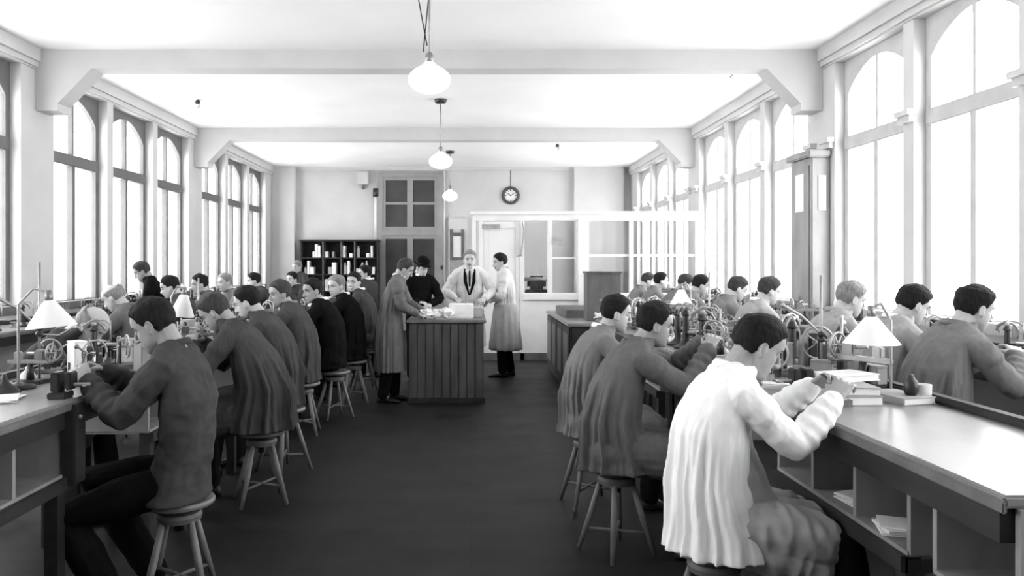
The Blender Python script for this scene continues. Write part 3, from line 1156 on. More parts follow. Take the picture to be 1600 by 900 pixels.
    for s in (1, -1):
        A, E, Wr = J[s]
        pts, rr = [], []
        segs = 9
        for k in range(segs + 1):
            pts.append((A + Vector((0, -s * .02, -.02))).lerp(E, k / segs)); rr.append(.066 - .002 * k / segs + .003 * math.sin(k * 2.3 + ph[3]))
        for k in range(1, segs + 1):
            f_ = k / segs * .93
            pts.append(E.lerp(Wr, f_)); rr.append(.066 - .020 * f_ + .0050 * math.sin(k * 3.1 + ph[4]))
        pts = [pts[0]] + [(pts[i - 1] + pts[i] * 2 + pts[i + 1]) / 4 for i in range(1, len(pts) - 1)] + [pts[-1]]
        c.tube(pts, rr, 16)
        c.tube([sh + Vector((0, s * .06, .035)), S[s] + Vector((0, -s * .02, -.012)), S[s].lerp(E, .35)], [.078, .072, .068], 14)
    lap = MB()
    if seated:
        for s in (1, -1):
            pts = [hip[s] + Vector((.10 if apron else -.05, 0, -.0)), hip[s].lerp(knee[s], .5) + Vector((0, 0, .01)), hip[s].lerp(knee[s], lapf) + Vector((0, 0, .0))]
            lap.tube(pts, [.115, .115, .105], 16)
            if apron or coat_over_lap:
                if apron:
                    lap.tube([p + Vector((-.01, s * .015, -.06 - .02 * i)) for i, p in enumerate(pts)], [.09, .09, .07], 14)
                else:
                    lap.tube([p + Vector((.02, s * .015, -.02 - .01 * i)) for i, p in enumerate(pts)], [.09, .10, .085], 14)
        # cloth stretched between and over the thighs
        lap.tube([Vector((.02, 0, hz + .02)), Vector((legs_fwd * .85, 0, hz - .0))], [.10, .075], 14, True)
        if apron:
            lap.tube([Vector((.12, 0, hz + .02)), Vector((cx(hz + .3) + .05, 0, hz + .3)), Vector((cx(hz + .42) + .06, 0, hz + .42))], [.15, .13, .09], 18)
    if seated and coat_over_lap and not apron:
        c.v, c.f = c.v, c.f
        c.add(lap.v, lap.f)
    cme = remesh(c, 'coat', max(vox, .0055), 5 if q >= 2 else 2, [top])
    if q >= 1:
        folds(cme, coat_fold * .6, fold_freq, seed * 3.7)
        if q >= 2: folds(cme, coat_fold * .45, (fold_freq[0] * 2.2, fold_freq[1] * 2.2, fold_freq[2] * 1.3), seed * 1.3)
    co = bpy.data.objects.new('work_coat', cme)
    C.objects.link(co)
    co.parent = root
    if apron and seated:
        ame = remesh(lap, 'apron', .007, 2, [apron])  # separate grey piece over the lap, below the smock
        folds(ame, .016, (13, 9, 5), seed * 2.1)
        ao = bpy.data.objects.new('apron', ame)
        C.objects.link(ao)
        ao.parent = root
    if skirt:  # separate greyer lower half of the coat
        kb = MB()
        rg2 = random.Random(seed)
        rings = []
        for i in range(20):
            zz = .12 - .66 * i / 19
            zw = hz + zz
            a_ = float(np.interp(zz, zt_, A_)) if zz > hm_ else .17
            b_ = float(np.interp(zz, zt_, B_)) if zz > hm_ else .215
            g_ = .012 + .02 * i / 19
            rings.append([Vector((cx(zw) + (a_ * bulk + g_ + pleat * i / 19 * math.cos(13 * 2 * PI * j / 80)) * math.cos(2 * PI * j / 80), (b_ * bulk + g_ + pleat * i / 19 * math.cos(13 * 2 * PI * j / 80)) * math.sin(2 * PI * j / 80), zw)) for j in range(80)])
        kb.loft(rings)
        kb.build('lower_skirt', skirt, root, True)
    # ---- collar
    if collar:
        cb = MB()
        prs = []
        for k in range(15):
            t = R(25) + (2 * PI - R(50)) * k / 14
            dip = .03 * smooth01(.5 + .5 * math.cos(t))
            prs.append(sp[3] + Vector((.014 + .066 * math.cos(t), .072 * math.sin(t), .036 - dip)))
        prs = [p + Vector((0, 0, .018)) for p in prs]
        cb.tube(prs, .013, 8, True, 1.0)
        prs = [p + Vector((0, 0, 0)) + (p - sp[3]).normalized() * .012 - Vector((0, 0, .016)) for p in prs]
        cb.tube(prs, .011, 8)
        cb.build('collar', collar, root, True)
    if lapels:
        sf = MB()
        zc = hz + .52
        for s in (1, -1):
            p0 = Vector((cx(zc) + .09, s * .065, hz + .575))
            p1 = Vector((cx(hz + .42) + .142, s * .06, hz + .42))
            p2 = Vector((cx(hz + .25) + .148, s * .008, hz + .24))
            sf.tube([p0, p1, p2], [.02, .024, .010], 8, True, .35, up=(1, 0, 0))
        sf.build('lapels', WOOL, root, True)
        sf = MB()
        sf.tube([Vector((cx(hz + .5) + .075, 0, hz + .58)), Vector((cx(hz + .42) + .118, 0, hz + .42)), Vector((cx(hz + .3) + .128, 0, hz + .28))], [.03, .042, .012], 10, True, .5, up=(1, 0, 0))
        sf.build('shirt_front', COTW, root, True)
    if tie:
        tb = MB().tube([Vector((cx(hz + .55) + .10, 0, hz + .565)), Vector((cx(hz + .45) + .150, 0, hz + .46)), Vector((cx(hz + .36) + .16, 0, hz + .36))], [.012, .016, .012], 8, True, .4, up=(1, 0, 0))
        tb.build('tie', WOOL, root, True)
    # ---- trousers, shoes
    tr = MB()
    for s in (1, -1):
        pts = [hip[s], hip[s].lerp(knee[s], .5), knee[s], knee[s].lerp(ank[s], .5), ank[s] + Vector((0, 0, .01))]
        tr.tube(pts, [.095, .088, .078, .074, .066] if not seated or legs_fwd < .45 else [.095, .095, .09, .08, .068], 14)
    tr.tube([sp[0] + Vector((0, -.06, 0)), sp[0] + Vector((0, .06, 0))], [.11, .11], 12)
    tme = remesh(tr, 'trousers', max(vox, .008), 1, [trousers])
    if q >= 2: folds(tme, .006, (12, 12, 9), seed)
    to = bpy.data.objects.new('trousers', tme)
    C.objects.link(to)
    to.parent = root
    for s in (1, -1):
        a = ank[s]
        rings = []
        for fx, hw, hh in ((-.075, .020, .05), (-.06, .034, .075), (-.01, .038, .095), (.04, .038, .085), (.09, .044, .055), (.15, .046, .045), (.19, .036, .035), (.205, .018, .02)):
            rings.append([Vector((a.x + fx, a.y + hw * math.cos(2 * PI * j / 14), max(.002, hh * .5 + hh * .5 * math.sin(2 * PI * j / 14) * 1.0))) for j in range(14)])
        MB().loft(rings).build('shoe', LEATHER, root, True)
    return root


# --- aisle row, right bench (face +x)
P = person
P(.965, 3.05, 0, 'seated person in white pleated smock bending over his work at the right bench', lean=2, pitch=29, top=COTW, apron=COT_LOWER,
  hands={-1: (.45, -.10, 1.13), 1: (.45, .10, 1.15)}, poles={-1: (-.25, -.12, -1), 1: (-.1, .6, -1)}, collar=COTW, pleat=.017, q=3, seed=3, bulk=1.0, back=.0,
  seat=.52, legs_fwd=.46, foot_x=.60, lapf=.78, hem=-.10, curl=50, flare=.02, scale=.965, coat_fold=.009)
P(.81, 4.3, 0, 'seated person in grey smock reaching forward, directly behind the white smock', lean=7, pitch=13, top=COTG, collar=COTG,
  hands={-1: (.50, -.10, 1.17), 1: (.52, .08, 1.19)}, q=2, seed=5, scale=.975, seat=.50, bulk=1.06, back=.02, hem=-.10, pleat=.024, poles={-1: (-.2, -.3, -1)})
P(.80, 5.15, 0, 'seated person in paler grey smock with white collar, third along right aisle row', lean=3, pitch=12, top=COTM, collar=COTW,
  q=2, seed=8, scale=.965, seat=.51, bulk=1.1, hem=-.10, pleat=.024, skin=SKINP)
stool(.965, 3.05, .3, 'wooden stool beneath the white smock at lower right')
stool(.81, 4.28, .5, 'wooden stool beneath the grey smock, second on the right')
stool(.79, 5.15, .2, 'wooden stool third along the right aisle row')

# --- window row, right (face +x): smocks lightened to imitate window glare
HW = {1: (.38, .10, 1.10), -1: (.38, -.10, 1.10)}
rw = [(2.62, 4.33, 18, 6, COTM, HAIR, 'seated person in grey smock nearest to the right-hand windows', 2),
      (2.60, 4.95, 26, 8, COT_GLARE, HAIR, 'seated person in smock paled by glare behind the bench lamp, head bowed, light collar', 2),
      (2.55, 5.6, 20, 6, COT_GLARE, HAIRG, 'seated fair-haired person in smock paled by glare left of the bench lamp', 2),
      (2.60, 7.2, 18, 4, COT_GLARE, HAIRL, 'seated person by right windows just left of the tall wall cabinet', 1),
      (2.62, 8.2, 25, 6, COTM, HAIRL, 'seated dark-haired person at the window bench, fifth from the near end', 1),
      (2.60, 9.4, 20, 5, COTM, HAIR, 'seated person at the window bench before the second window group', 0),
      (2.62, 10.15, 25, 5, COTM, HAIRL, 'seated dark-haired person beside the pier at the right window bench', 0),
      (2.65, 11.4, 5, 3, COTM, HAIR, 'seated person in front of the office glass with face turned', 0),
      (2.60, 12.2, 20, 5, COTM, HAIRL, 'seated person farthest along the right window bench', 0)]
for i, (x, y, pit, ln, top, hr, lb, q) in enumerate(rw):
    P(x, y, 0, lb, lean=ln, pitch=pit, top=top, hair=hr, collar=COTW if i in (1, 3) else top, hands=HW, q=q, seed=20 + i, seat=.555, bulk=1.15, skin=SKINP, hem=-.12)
    stool(x, y, i * .7, 'wooden stool under the %s person of the right window row' % ORD[i]).scale = (1, 1, 1.08)

# --- aisle row, left bench (face -x)
P(-1.39, 3.66, 180, 'seated person in dark buttoned work jacket, large in the left foreground', lean=-3, pitch=28, top=COTD, collar=COTD, apron=None,
  hands={1: (.39, .10, 1.07), -1: (.41, -.08, 1.09)}, poles={1: (-.2, .25, -1)}, q=3, seed=11, seat=.50, legs_fwd=.47, hem=-.085, pleat=.0, bulk=.9, slim=.80, coat_over_lap=False, coat_fold=.013, fold_freq=(6, 6, 10),
  foot_x=.22, kdz={1: -.10, -1: .0}, trousers=WOOL)
P(-1.43, 5.2, 180, 'seated person in wide dark smock stooping, second along the left aisle row', lean=12, pitch=38, top=COTD, collar=COTD, hair=HAIRL,
  hands={1: (.42, .10, 1.08), -1: (.42, -.08, 1.08)}, q=2, seed=12, seat=.52, bulk=1.14, back=.03, hem=-.10, pleat=.024)
P(-1.50, 6.0, 180, 'seated dark-haired person mostly behind the wide dark smock on the left', lean=8, pitch=22, top=COTD, collar=COTG, q=1, seed=13, seat=.52, skin=SKINP, hem=-.10)
P(-1.64, 7.3, 180, 'seated person in dark smock turned towards the camera in the left aisle row', lean=3, pitch=12, yaw=35, top=COTD, collar=COTM, hair=HAIRL, q=1, seed=14, seat=.52, bulk=1.1, hem=-.10)
P(-1.50, 8.1, 180, 'seated person in black suit in the left aisle row', lean=3, pitch=10, yaw=40, top=WOOL, collar=COTW, q=1, seed=15, seat=.52, pleat=.005, hem=-.08, tie=True)
P(-1.42, 9.0, 180, 'seated grey-haired person with white collar behind the black suit, looking to camera', lean=2, pitch=8, yaw=50, top=WOOL, collar=COTW, hair=HAIRG, q=1, seed=16, seat=.54, skin=SKINP, pleat=.01)
P(-1.40, 10.0, 180, 'seated person in dark coat facing the camera before the bookcase', lean=0, pitch=5, yaw=70, top=COTD, collar=COTW, q=1, seed=17, seat=.56, hair=HAIR, skin=SKINP)
P(-1.46, 10.95, 150, 'standing person in grey coat at far end of the left row', seated=False, lean=2, pitch=5, yaw=50, top=COTD, collar=COTW, hair=HAIR, q=1, seed=18, scale=.90, skin=SKINP)
stool(-1.39, 3.66, .2, 'pale-topped wooden stool under the person in the left foreground')
stool(-1.42, 5.2, .4, 'wooden stool under the wide dark smock on the left')
stool(-1.46, 6.0, .9, 'wooden stool just behind the one under the wide dark smock')
stool(-1.60, 7.3, .1, 'wooden stool under the dark smock turned towards the camera')
stool(-1.44, 8.1, .6, 'wooden stool standing in the aisle under the black suit')
stool(-1.38, 9.0, .3, 'wooden stool under the grey-haired person behind the black suit')
stool(-1.40, 10.0, .3, 'wooden stool under the dark coat before the bookcase')

# --- opposite side of the left bench and the window row, left
P(-2.84, 4.9, 0, 'bald person with lowered head across the left bench, behind the foreground worker', lean=22, pitch=50, top=COTD, hair=HAIRG, style='balding', skin=SKINP, q=1, seed=30, seat=.52, collar=COTM,
  hands={1: (.45, .12, 1.06), -1: (.45, -.12, 1.06)})
P(-3.05, 7.1, 180, 'bald person looking down between lamp and foreground head on the left', lean=8, pitch=32, top=COTG, hair=HAIRG, style='balding', skin=SKINP, q=1, seed=31, seat=.52, collar=COTG)
P(-3.80, 9.6, 200, 'standing person in black jacket bending beside the left windows', seated=False, lean=20, pitch=30, top=WOOL, hair=HAIRL, q=1, seed=32, hem=-.1, pleat=0, scale=.96,
  hands={1: (.42, .10, 1.12), -1: (.42, -.08, 1.12)})
lw = [(-3.22, 8.75, 200, 20, HAIR, COTD, 'dark-haired seated person beside white lampshade on the left'),
      (-3.3, 9.9, 210, 10, HAIR, COTG, 'seated person under third left window looking to camera'),
      (-3.3, 10.8, 230, 5, HAIRG, COTM, 'grey-haired seated person with face towards the camera by left pier'),
      (-3.2, 12.0, 200, 10, HAIR, COTD, 'seated person by the farthest left window group'),
      (-2.95, 13.2, 240, 5, HAIR, COTD, 'seated person in front of the standing one in the far left corner')]
for i, (x, y, fa, pit, hr, top, lb) in enumerate(lw):
    P(x, y, fa, lb, lean=4, pitch=pit, top=top, hair=hr, q=0, seed=40 + i, seat=.55, collar=COTW, skin=SKINP)
    stool(x, y, .3 * i, 'wooden stool under the %s person before the left windows' % ORD[i]).scale = (1, 1, 1.08)
stool(-2.84, 4.9, .3, 'wooden stool across the left bench under the bald person')
stool(-3.05, 7.1, .3, 'wooden stool under the bald person looking down').scale = (1, 1, 1.02)
P(-3.25, 14.5, 240, 'standing person in the far left corner with light hair', seated=False, lean=0, pitch=10, top=COTD, hair=HAIRG, q=0, seed=50, skin=SKINP, scale=.95)

# --- group around the counter
P(-.96, 9.05, 0, 'standing person in long grey coat leaning over the counter, at its left', seated=False, lean=10, pitch=30, yaw=5, top=COTG, hair=HAIRL, hands={-1: (.34, -.05, 1.08), 1: (.42, .12, 1.08)}, q=2, seed=60, hem=-.55, scale=.96, collar=COTW, bulk=1.15, pleat=.018)
P(-.72, 10.62, -75, 'standing bearded person in black suit and dark bowler hat behind the counter', seated=False, lean=6, pitch=22, yaw=30, top=WOOL, hair=HAIR, hat=True, beard=True, q=1, seed=61, collar=COTW, pleat=0, hem=-.1, skin=SKINP, hands={-1: (.22, -.05, 1.15), 1: (.25, .12, 1.12)}, scale=.96)
P(-.02, 10.95, -90, 'standing moustached person in pale coat with black lapels behind the counter', seated=False, lean=2, pitch=6, top=COTP, hair=HAIRG, moustache=True, q=2, seed=62, collar=COTW, hem=-.48, skin=SKINP, lapels=True, tie=True,
  hands={-1: (.22, -.20, 1.12), 1: (.24, .20, 1.12)}, scale=1.02, bulk=1.05, )
P(.50, 11.1, 180, 'standing person in light smock right of the counter, holding a dark tray', seated=False, lean=2, pitch=12, yaw=10, top=COTP, hair=HAIR, moustache=True, q=2, seed=63, hem=-.50, skirt=COT_LOWER, skin=SKINP, bulk=1.15, pleat=.018,
  hands={1: (.24, .10, 1.10), -1: (.26, -.08, 1.10)}, collar=COTM)
t = MB().box(-.16, .16, -.10, .10, 0, .022, bev=.006).build('held_tray', IRON, loc=(.21, 11.08, 1.085))
tag(t, 'thin dark tray in the hands of the person right of the counter', 'tray')

# ---------------------------------------------------------------- things on the counter
cz = .965
rg = random.Random(9)
for i, (x, y, wx, wy, h, m, nm, lb) in enumerate([
    (-.42, 9.3, .34, .24, .035, PAPER, 'paper_stack', 'low stack of white papers at the front of the counter, left part'),
    (-.12, 9.35, .30, .30, .17, PAPER, 'parcel', 'tall white parcel on the counter in front of the pale coat'),
    (-.30, 9.6, .35, .26, .09, PAPER, 'paper_stack', 'stack of white papers in the middle of the counter'),
    (.06, 9.45, .16, .22, .12, CARD, 'parcel', 'grey parcel at the right edge of the counter'),
    (-.62, 9.7, .2, .2, .07, PAPER, 'paper_stack', 'small pile of white papers near the grey coat')]):
    mb = MB()
    if nm == 'parcel':
        mb.box(-wx / 2, wx / 2, -wy / 2, wy / 2, 0, h, bev=.01)
    else:
        k = max(3, int(h / .012))
        for j in range(k):
            mb.box(-wx / 2, wx / 2, -wy / 2, wy / 2, j * h / k, (j + .9) * h / k, Matrix.Rotation(rg.uniform(-.25, .25), 4, 'Z'))
    tag(mb.build(nm, m, loc=(x, y, cz)), lb, 'parcel' if nm == 'parcel' else 'papers')
m_ = MB(); crumple(m_, (0, 0, .06), .10, 8); crumple(m_, (.1, .03, .05), .08, 9); crumple(m_, (.24, .05, .07), .10, 10); crumple(m_, (-.08, .2, .06), .09, 11)
tag(m_.build('crumpled_paper', PAPER, loc=(-.54, 9.15, cz)), 'crumpled white paper by the hands of the grey coat', 'paper')


# ---------------------------------------------------------------- bench lamps
def bench_lamp(x, y, zt, r, label, hgt=.16, pole=True, zb=1.0, dx=0.0, tilt=0):
    t = empty('bench_lamp', (x, y, zb), 0, label, 'lamp')
    MB().lathe([(.075, 0), (.08, .012), (.05, .02), (.018, .03)], (dx, 0, 0), n=20).build('base', IRON, t, True)
    zz = zt - zb
    MB().tube([(dx, 0, .02), (dx, 0, zz - .02)] + ([(dx * .5, 0, zz + .06), (0, 0, zz + .04)] if dx else [(0, 0, zz - .01)]), .007, 8).build('pole', STEEL, t, True)
    M = Matrix.Translation((0, 0, zz)) @ Matrix.Rotation(tilt, 4, 'Y')
    n = 28
    pr = [(.022, 0), (.03, -.008), (r, -hgt), (r - .004, -hgt), (.02, -.014)]
    MB().loft([[M @ Vector((q * math.cos(2 * PI * j / n), q * math.sin(2 * PI * j / n), z_)) for j in range(n)] for q, z_ in pr], True).build('lamp_shade', ENAMEL, t, 'auto')
    MB().cyl(M @ Vector((0, 0, -.01)), M @ Vector((0, 0, .05)), .02, .014, 12).build('socket', BRASS, t, True)
    return t


bench_lamp(1.85, 3.55, 1.365, .122, 'bench lamp with white conical shade on the right-hand bench', .125, dx=.09)
bench_lamp(-2.06, 3.75, 1.43, .115, 'bench lamp with white conical shade on the near end of left bench', .13, dx=-.15, tilt=-.10)
bench_lamp(-1.98, 5.3, 1.40, .085, 'white lampshade between the heads on the left bench', .15, dx=-.09, tilt=.12)
bench_lamp(1.75, 6.4, 1.40, .09, 'small white shaded lamp deep on the right bench among the machines', .12, dx=.08)

# tall retort stands with clamps
for i, (x, y, h) in enumerate([(1.80, 3.95, .55), (-2.22, 3.95, .62), (1.86, 6.0, .55), (-2.2, 6.2, .5)]):
    t = empty('clamp_stand', (x, y, 1.0), i * .8, ['tall bright steel stand beside the lamp on the right bench', 'thin steel stand behind the near left lamp', 'steel stand far along the right bench', 'steel stand farther along the left bench'][i], 'stand')
    MB().box(-.06, .06, -.05, .05, 0, .02, bev=.005).build('base', IRON, t)
    MB().cyl((0, 0, .02), (0, 0, h), .007, n=10).build('rod', STEEL, t, True)
    MB().tube([(0, 0, h * .45), (-.10, 0, h * .62), (-.20, 0, h * .72)], [.006, .007, .010], 8).build('arm', STEEL, t, True)
    MB().tube([(0, 0, h * .4), (.10, .02, h * .38), (.17, .03, h * .44)], .004, 8).build('side_arm', STEEL, t, True)
    for zq in (.4, .45):
        MB().ell((0, 0, h * zq), (.02, .02, .016)).build('clamp', IRON, t, True)


# ---------------------------------------------------------------- machines on the benches
def machine_a():
    t = empty('bench_lathe', (0, 0, 0), 0, 'x', 'machine')
    MB().box(-.08, .08, -.05, .05, 0, .025, bev=.006).build('base', IRON, t)
    MB().tube([(0, 0, .02), (0, 0, .12)], [.022, .016], 12, False).build('column', IRON, t, True)
    MB().box(-.13, .13, -.012, .012, .12, .142, bev=.004).build('bed', STEEL, t)
    MB().box(-.09, -.03, -.025, .025, .14, .20, bev=.008).build('headstock', BRASS, t)
    MB().cyl((-.12, 0, .18), (.02, 0, .18), .009, n=10).build('spindle', STEEL, t, True)
    MB().box(.05, .09, -.018, .018, .14, .19, bev=.006).build('tailstock', STEEL, t)
    w_ = MB().torus((-.12, 0, .18), .055, .006, 'x', 24, 6)
    for k in range(3):
        a = k * PI / 3
        w_.cyl((-.12, -.053 * math.cos(a), .18 - .053 * math.sin(a)), (-.12, .053 * math.cos(a), .18 + .053 * math.sin(a)), .004, n=6)
    w_.build('handwheel', STEEL, t, True)
    MB().cyl((-.12, .05, .18), (-.16, .05, .18), .007, n=8).build('crank', WOODM, t, True)
    return t


def machine_b():
    t = empty('wheel_machine', (0, 0, 0), 0, 'x', 'machine')
    MB().box(-.10, .10, -.07, .07, 0, .03, bev=.006).build('base', WOODM, t)
    MB().box(-.02, .02, -.055, -.04, .03, .19, bev=.004).box(-.02, .02, .04, .055, .03, .19, bev=.004).build('frame', IRON, t)
    w_ = MB().torus((0, 0, .15), .075, .006, 'y', 32, 8)
    for k in range(5):
        a = k * 2 * PI / 5
        w_.cyl((0, 0, .15), (.073 * math.cos(a), 0, .15 + .073 * math.sin(a)), .004, n=6)
    w_.build('flywheel', STEEL, t, True)
    MB().cyl((0, -.06, .15), (0, .06, .15), .010, n=10).build('axle', STEEL, t, True)
    MB().tube([(.06, .03, .03), (.09, .03, .10), (.06, .02, .16), (.12, .02, .2)], [.012, .010, .009, .006], 8).build('guide_arm', BRASS, t, True)
    MB().ell((.12, .02, .2), (.014, .014, .014)).build('knob', BRASS, t, True)
    return t


def machine_c():
    t = empty('engraving_machine', (0, 0, 0), 0, 'x', 'machine')
    MB().lathe([(.07, 0), (.075, .015), (.04, .03), (.022, .05), (.018, .2), (.03, .21), (.012, .24)], n=18).build('pedestal', IRON, t, 'auto')
    MB().torus((0, 0, .19), .07, .008, 'y', 20, 6, R(10), R(170)).build('arch', BRASS, t, True)
    MB().tube([(-.05, 0, .19), (-.07, .0, .24), (.0, .0, .28), (.07, 0, .27), (.10, 0, .24)], [.006, .007, .007, .006, .005], 8).build('upper_arm', STEEL, t, True)
    MB().cyl((.1, 0, .27), (.1, 0, .14), .006, n=8).build('needle_holder', STEEL, t, True)
    MB().lathe([(.045, .10), (.05, .105), (.05, .115), (.02, .118)], (.1, 0, 0), n=18).build('turntable', BRASS, t, 'auto')
    MB().tube([(0, 0, .10), (.1, 0, .10)], .012, 8).build('bracket', IRON, t, True)
    MB().ell((0, 0, .25), (.018, .018, .018)).build('knob', STEEL, t, True)
    return t


protos = [(machine_a(), [False], 'iron lathe with handwheel'), (machine_b(), [False], 'spoked flywheel machine'), (machine_c(), [False], 'upright engraving machine')]
rg = random.Random(21)
count = {}


def machines(xs, ys, where, sc_=1.0):
    for i, (x, y) in enumerate(zip(xs, ys)):
        k = rg.randrange(3) if i % 3 else i // 3 % 3
        pr, used, desc = protos[k]
        c = count.get((k, where), 0)
        count[(k, where)] = c + 1
        place(pr, used, (x, y, 1.0), rg.uniform(-1.2, 1.2) + (PI if rg.random() < .5 else 0), '%s, %s such from near end of %s' % (desc, ORD[c], where), 'small machines on the workbenches', sc_ * rg.uniform(.85, 1.2))


def ys_(a, b, n): return [a + (b - a) * (i + rg.uniform(.25, .75)) / n for i in range(n)]


ORD += ['sixteenth', 'seventeenth', 'eighteenth', 'nineteenth', 'twentieth', 'twenty-first', 'twenty-second', 'twenty-third', 'twenty-fourth', 'twenty-fifth', 'twenty-sixth', 'twenty-seventh', 'twenty-eighth', 'twenty-ninth', 'thirtieth']
yy = ys_(3.7, 8.5, 40)
machines([(1.56 if i % 2 else 1.86) + rg.uniform(-.06, .08) for i in range(len(yy))], yy, 'right aisle bench', 1.0)
yy = ys_(4.5, 12.4, 22)
machines([3.45 + rg.uniform(-.06, .25) for _ in yy], yy, 'right window bench', .95)
yy = ys_(3.75, 9.7, 26)
machines([(-1.98 if i % 2 else -2.28) + rg.uniform(-.08, .06) for i in range(len(yy))], yy, 'left aisle bench', .85)
yy = ys_(3.6, 13.4, 16)
machines([-4.4 + rg.uniform(-.2, .1) for _ in yy], yy, 'left window bench')


def small_pieces():
    """jars of tools, blocks, spools and cartons lying between the machines"""
    rows = [(3.7, 8.5, 1.45, 1.98, 72, 'right aisle bench'), (3.75, 9.6, -2.4, -1.86, 48, 'left aisle bench'), (3.9, 12.0, 3.3, 3.75, 26, 'right window bench'), (3.3, 12.0, -4.7, -4.25, 22, 'left window bench')]
    for a, b, xa, xb, n, where in rows:
        cnt = {}
        for y in ys_(a, b, n):
            kd = rg.randrange(4)
            mb = MB()
            hh = rg.uniform(.04, .17)
            if kd == 0:
                mb.lathe([(.028, 0), (.032, .004), (.03, hh), (.026, hh), (.026, .006)], n=14)
                for q_ in range(4):
                    a_ = q_ * 1.6
                    mb.cyl((.012 * math.cos(a_), .012 * math.sin(a_), .01), (.03 * math.cos(a_), .03 * math.sin(a_), hh + rg.uniform(.03, .09)), .0035, n=6)
                nm_, cat, m = 'tool_jar', 'jar', rg.choice([STEEL, IRON, WOODL])
            elif kd == 1:
                mb.box(-.05, .05, -.035, .035, 0, hh, bev=.004)
                mb.box(-.052, .052, -.037, .037, hh, hh + .012, bev=.003)
                nm_, cat, m = 'lidded_box', 'box', rg.choice([WOODM, WOODL, CARD, PAPER])
            elif kd == 2:
                mb.lathe([(.03, 0), (.03, .008), (.014, .012), (.014, .04), (.03, .044), (.03, .052)], n=14)
                nm_, cat, m = 'wire_spool', 'spool', rg.choice([BRASS, STEEL, WOODL])
            else:
                mb.lathe([(.04, 0), (.043, .006), (.043, .02), (.03, .05), (.012, .065), (.01, .08), (.004, .083)], n=16)
                nm_, cat, m = 'bell_cover', 'cover', rg.choice([ENAMEL, STEEL, PAPER])
            c_ = cnt.get(nm_, 0)
            cnt[nm_] = c_ + 1
            tone = 'white' if m in (ENAMEL, PAPER) else 'dark' if m in (IRON, WOODM) else 'grey'
            o = mb.build(nm_, m, None, 'auto', (rg.uniform(xa, xb), y, 1.0))
            o.rotation_euler = (0, 0, rg.uniform(0, 3))
            tag(o, '%s %s, %s such from near end of %s' % (tone, nm_.replace('_', ' '), ORD[c_], where), cat, 'small pieces on the workbenches')


small_pieces()

# vise at the end of the foreground worker's place and one by the white smock
for i, (x, y, rz) in enumerate([(-1.86, 3.48, .1), (1.56, 3.6, PI)]):
    t = empty('bench_vice', (x, y, 1.0), rz, ['dark iron vice clamped to left bench by the foreground hands', 'iron vice on the right bench before the white smock'][i], 'vice')
    MB().box(-.04, .04, -.05, .05, 0, .03, bev=.005).build('base', IRON, t)
    MB().box(-.03, .01, -.04, .04, .03, .12, bev=.006).build('fixed_jaw', IRON, t)
    MB().box(.03, .06, -.04, .04, .04, .12, bev=.006).build('moving_jaw', IRON, t)
    MB().cyl((-.02, 0, .06), (.13, 0, .06), .009, n=10).build('screw', STEEL, t, True)
    MB().cyl((.12, -.05, .06), (.12, .05, .06), .005, n=8).build('handle', STEEL, t, True)
# dark box hanging below the left bench front
t = empty('tool_box', (-1.80, 3.46, .62), 0, 'dark narrow tool box hung at the front of the left bench', 'box')
MB().box(-.03, .035, -.04, .06, 0, .36, bev=.005).build('case', WOOD, t)
MB().ell((.04, .0, .3), (.01, .01, .01)).build('knob', STEEL, t, True)


# ---------------------------------------------------------------- books, papers, small pieces
def book(x, y, z, w_, d_, h, rz, label, cover=CARD):
    t = empty('book', (x, y, z), rz, label, 'book')
    c = MB().box(-w_ / 2, w_ / 2, -d_ / 2, d_ / 2, 0, .004, bev=.001).box(-w_ / 2, w_ / 2, -d_ / 2, d_ / 2, h - .004, h, bev=.001).box(-w_ / 2, -w_ / 2 + .006, -d_ / 2, d_ / 2, .0, h)
    c.build('cover', cover, t)
    MB().box(-w_ / 2 + .006, w_ / 2 - .005, -d_ / 2 + .005, d_ / 2 - .005, .004, h - .004).build('pages', PAPER, t)
    return t


book(1.66, 3.42, 1.0, .20, .28, .04, .05, 'thick grey book at the bottom of the stack beside the white sleeve')
book(1.67, 3.43, 1.04, .20, .27, .035, -.08, 'pale book lying second in the stack beside the white sleeve', CARD)
book(1.73, 3.55, 1.075, .24, .17, .03, .35, 'open-paged pale book on top of the bench stack', PAPER)
book(1.90, 3.42, 1.0, .17, .25, .032, .25, 'flat white-paged book lying alone between the stack and glass cup', CARD)
t = empty('glass_cup', (2.0, 3.40, 1.0), 0, 'shiny glass cup at the right end of the books', 'cup')
MB().lathe([(.028, 0), (.034, .01), (.036, .075), (.033, .075), (.03, .012), (.01, .008)], n=20).build('cup', ENAMEL, t, 'auto')
tag(MB().lathe([(.022, 0), (.03, .02), (.028, .06), (.015, .075), (.01, .09)], n=16).build('ink_bottle', IRON, None, True, (1.93, 3.37, 1.032)), 'dark ink bottle standing beside the glass cup', 'bottle')
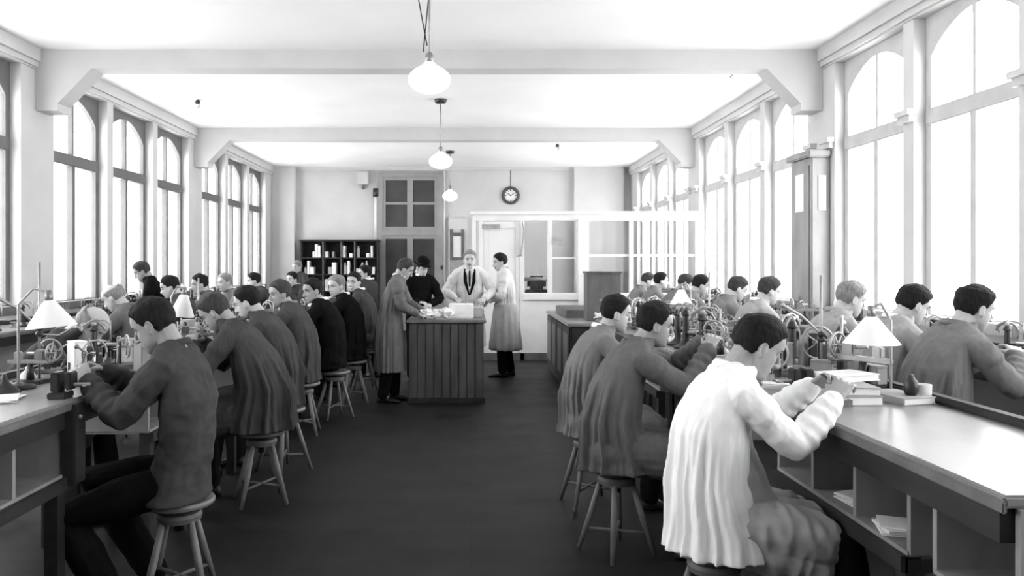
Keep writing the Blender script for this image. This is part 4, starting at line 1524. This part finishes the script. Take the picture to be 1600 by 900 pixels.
# tray and papers near the white smock's hands
for i, (x, y, w_, d_, h, rz, m, nm, lb, cat) in enumerate([
    (1.52, 3.35, .16, .22, .03, .2, WOODM, 'tool_tray', 'shallow wooden tray under the white-smocked hands', 'tray'),
    (1.55, 3.8, .2, .16, .025, -.3, PAPER, 'paper_sheets', 'white papers behind the wooden tray on the right bench', 'papers'),
    (1.8, 4.25, .2, .25, .03, .2, PAPER, 'paper_sheets', 'white papers among the machines right of the second man', 'papers'),
    (1.6, 4.7, .18, .14, .05, .5, CARD, 'carton', 'grey carton on the right bench before the third man', 'box'),
    (-2.1, 3.42, .15, .2, .012, .3, PAPER, 'paper_sheets', 'bright white paper on the near left bench', 'papers'),
    (-2.33, 3.55, .14, .12, .05, .1, CARD, 'carton', 'grey carton under the near left lamp', 'box'),
    (-2.2, 4.4, .18, .2, .06, .4, WOODM, 'tool_tray', 'wooden tray behind the near left lamp', 'tray'),
    (-2.0, 4.6, .16, .2, .02, .1, PAPER, 'paper_sheets', 'white papers in front of the stooping man', 'papers'),
    (3.55, 4.2, .3, .25, .05, .1, PAPER, 'paper_sheets', 'stack of white papers at near end of the right window bench', 'papers'),
    (3.5, 4.75, .25, .2, .07, .3, CARD, 'carton', 'grey carton on the window bench in front of the nearest man', 'box'),
    (3.45, 5.3, .2, .2, .04, .0, PAPER, 'paper_sheets', 'white papers on the window bench before the second man', 'papers')]):
    mb = MB()
    if 'paper' in nm:
        for j in range(4):
            mb.box(-w_ / 2, w_ / 2, -d_ / 2, d_ / 2, j * h / 4, (j + .9) * h / 4, Matrix.Rotation(rg.uniform(-.2, .2), 4, 'Z'))
    elif nm == 'tool_tray':
        mb.box(-w_ / 2, w_ / 2, -d_ / 2, d_ / 2, 0, .006).box(-w_ / 2, -w_ / 2 + .008, -d_ / 2, d_ / 2, 0, h).box(w_ / 2 - .008, w_ / 2, -d_ / 2, d_ / 2, 0, h).box(-w_ / 2, w_ / 2, -d_ / 2, -d_ / 2 + .008, 0, h).box(-w_ / 2, w_ / 2, d_ / 2 - .008, d_ / 2, 0, h)
    else:
        mb.box(-w_ / 2, w_ / 2, -d_ / 2, d_ / 2, 0, h, bev=.004)
    tag(mb.build(nm, m, loc=(x, y, 1.0)), lb, cat).rotation_euler = (0, 0, rz)
# white magazines in the cubbies
for i, (x, y, z, rz) in enumerate([(1.55, 3.02, .672, .3), (1.52, 2.68, .672, -.2)]):
    mb = MB()
    for j in range(5):
        mb.box(-.09, .09, -.07, .07, j * .006, j * .006 + .004, Matrix.Rotation(rg.uniform(-.25, .25), 4, 'Z'))
    tag(mb.build('magazine_pile', PAPER, loc=(x, y, z)), ['loose white papers in the second cubby under the right bench', 'loose white papers in the cubby nearest to the corner post'][i], 'papers').rotation_euler = (0, 0, rz)
# watch cup / loupe on left bench
t = empty('metal_funnel', (-2.20, 3.62, 1.0), 0, 'dark conical metal stand on the near left bench', 'tool')
MB().lathe([(.07, 0), (.065, .01), (.02, .05), (.008, .09)], n=20).build('cone', IRON, t, 'auto')
MB().tube([(-.10, -.03, .01), (-.02, 0, .07)], [.011, .008], 8).build('rod', STEEL, t, True)
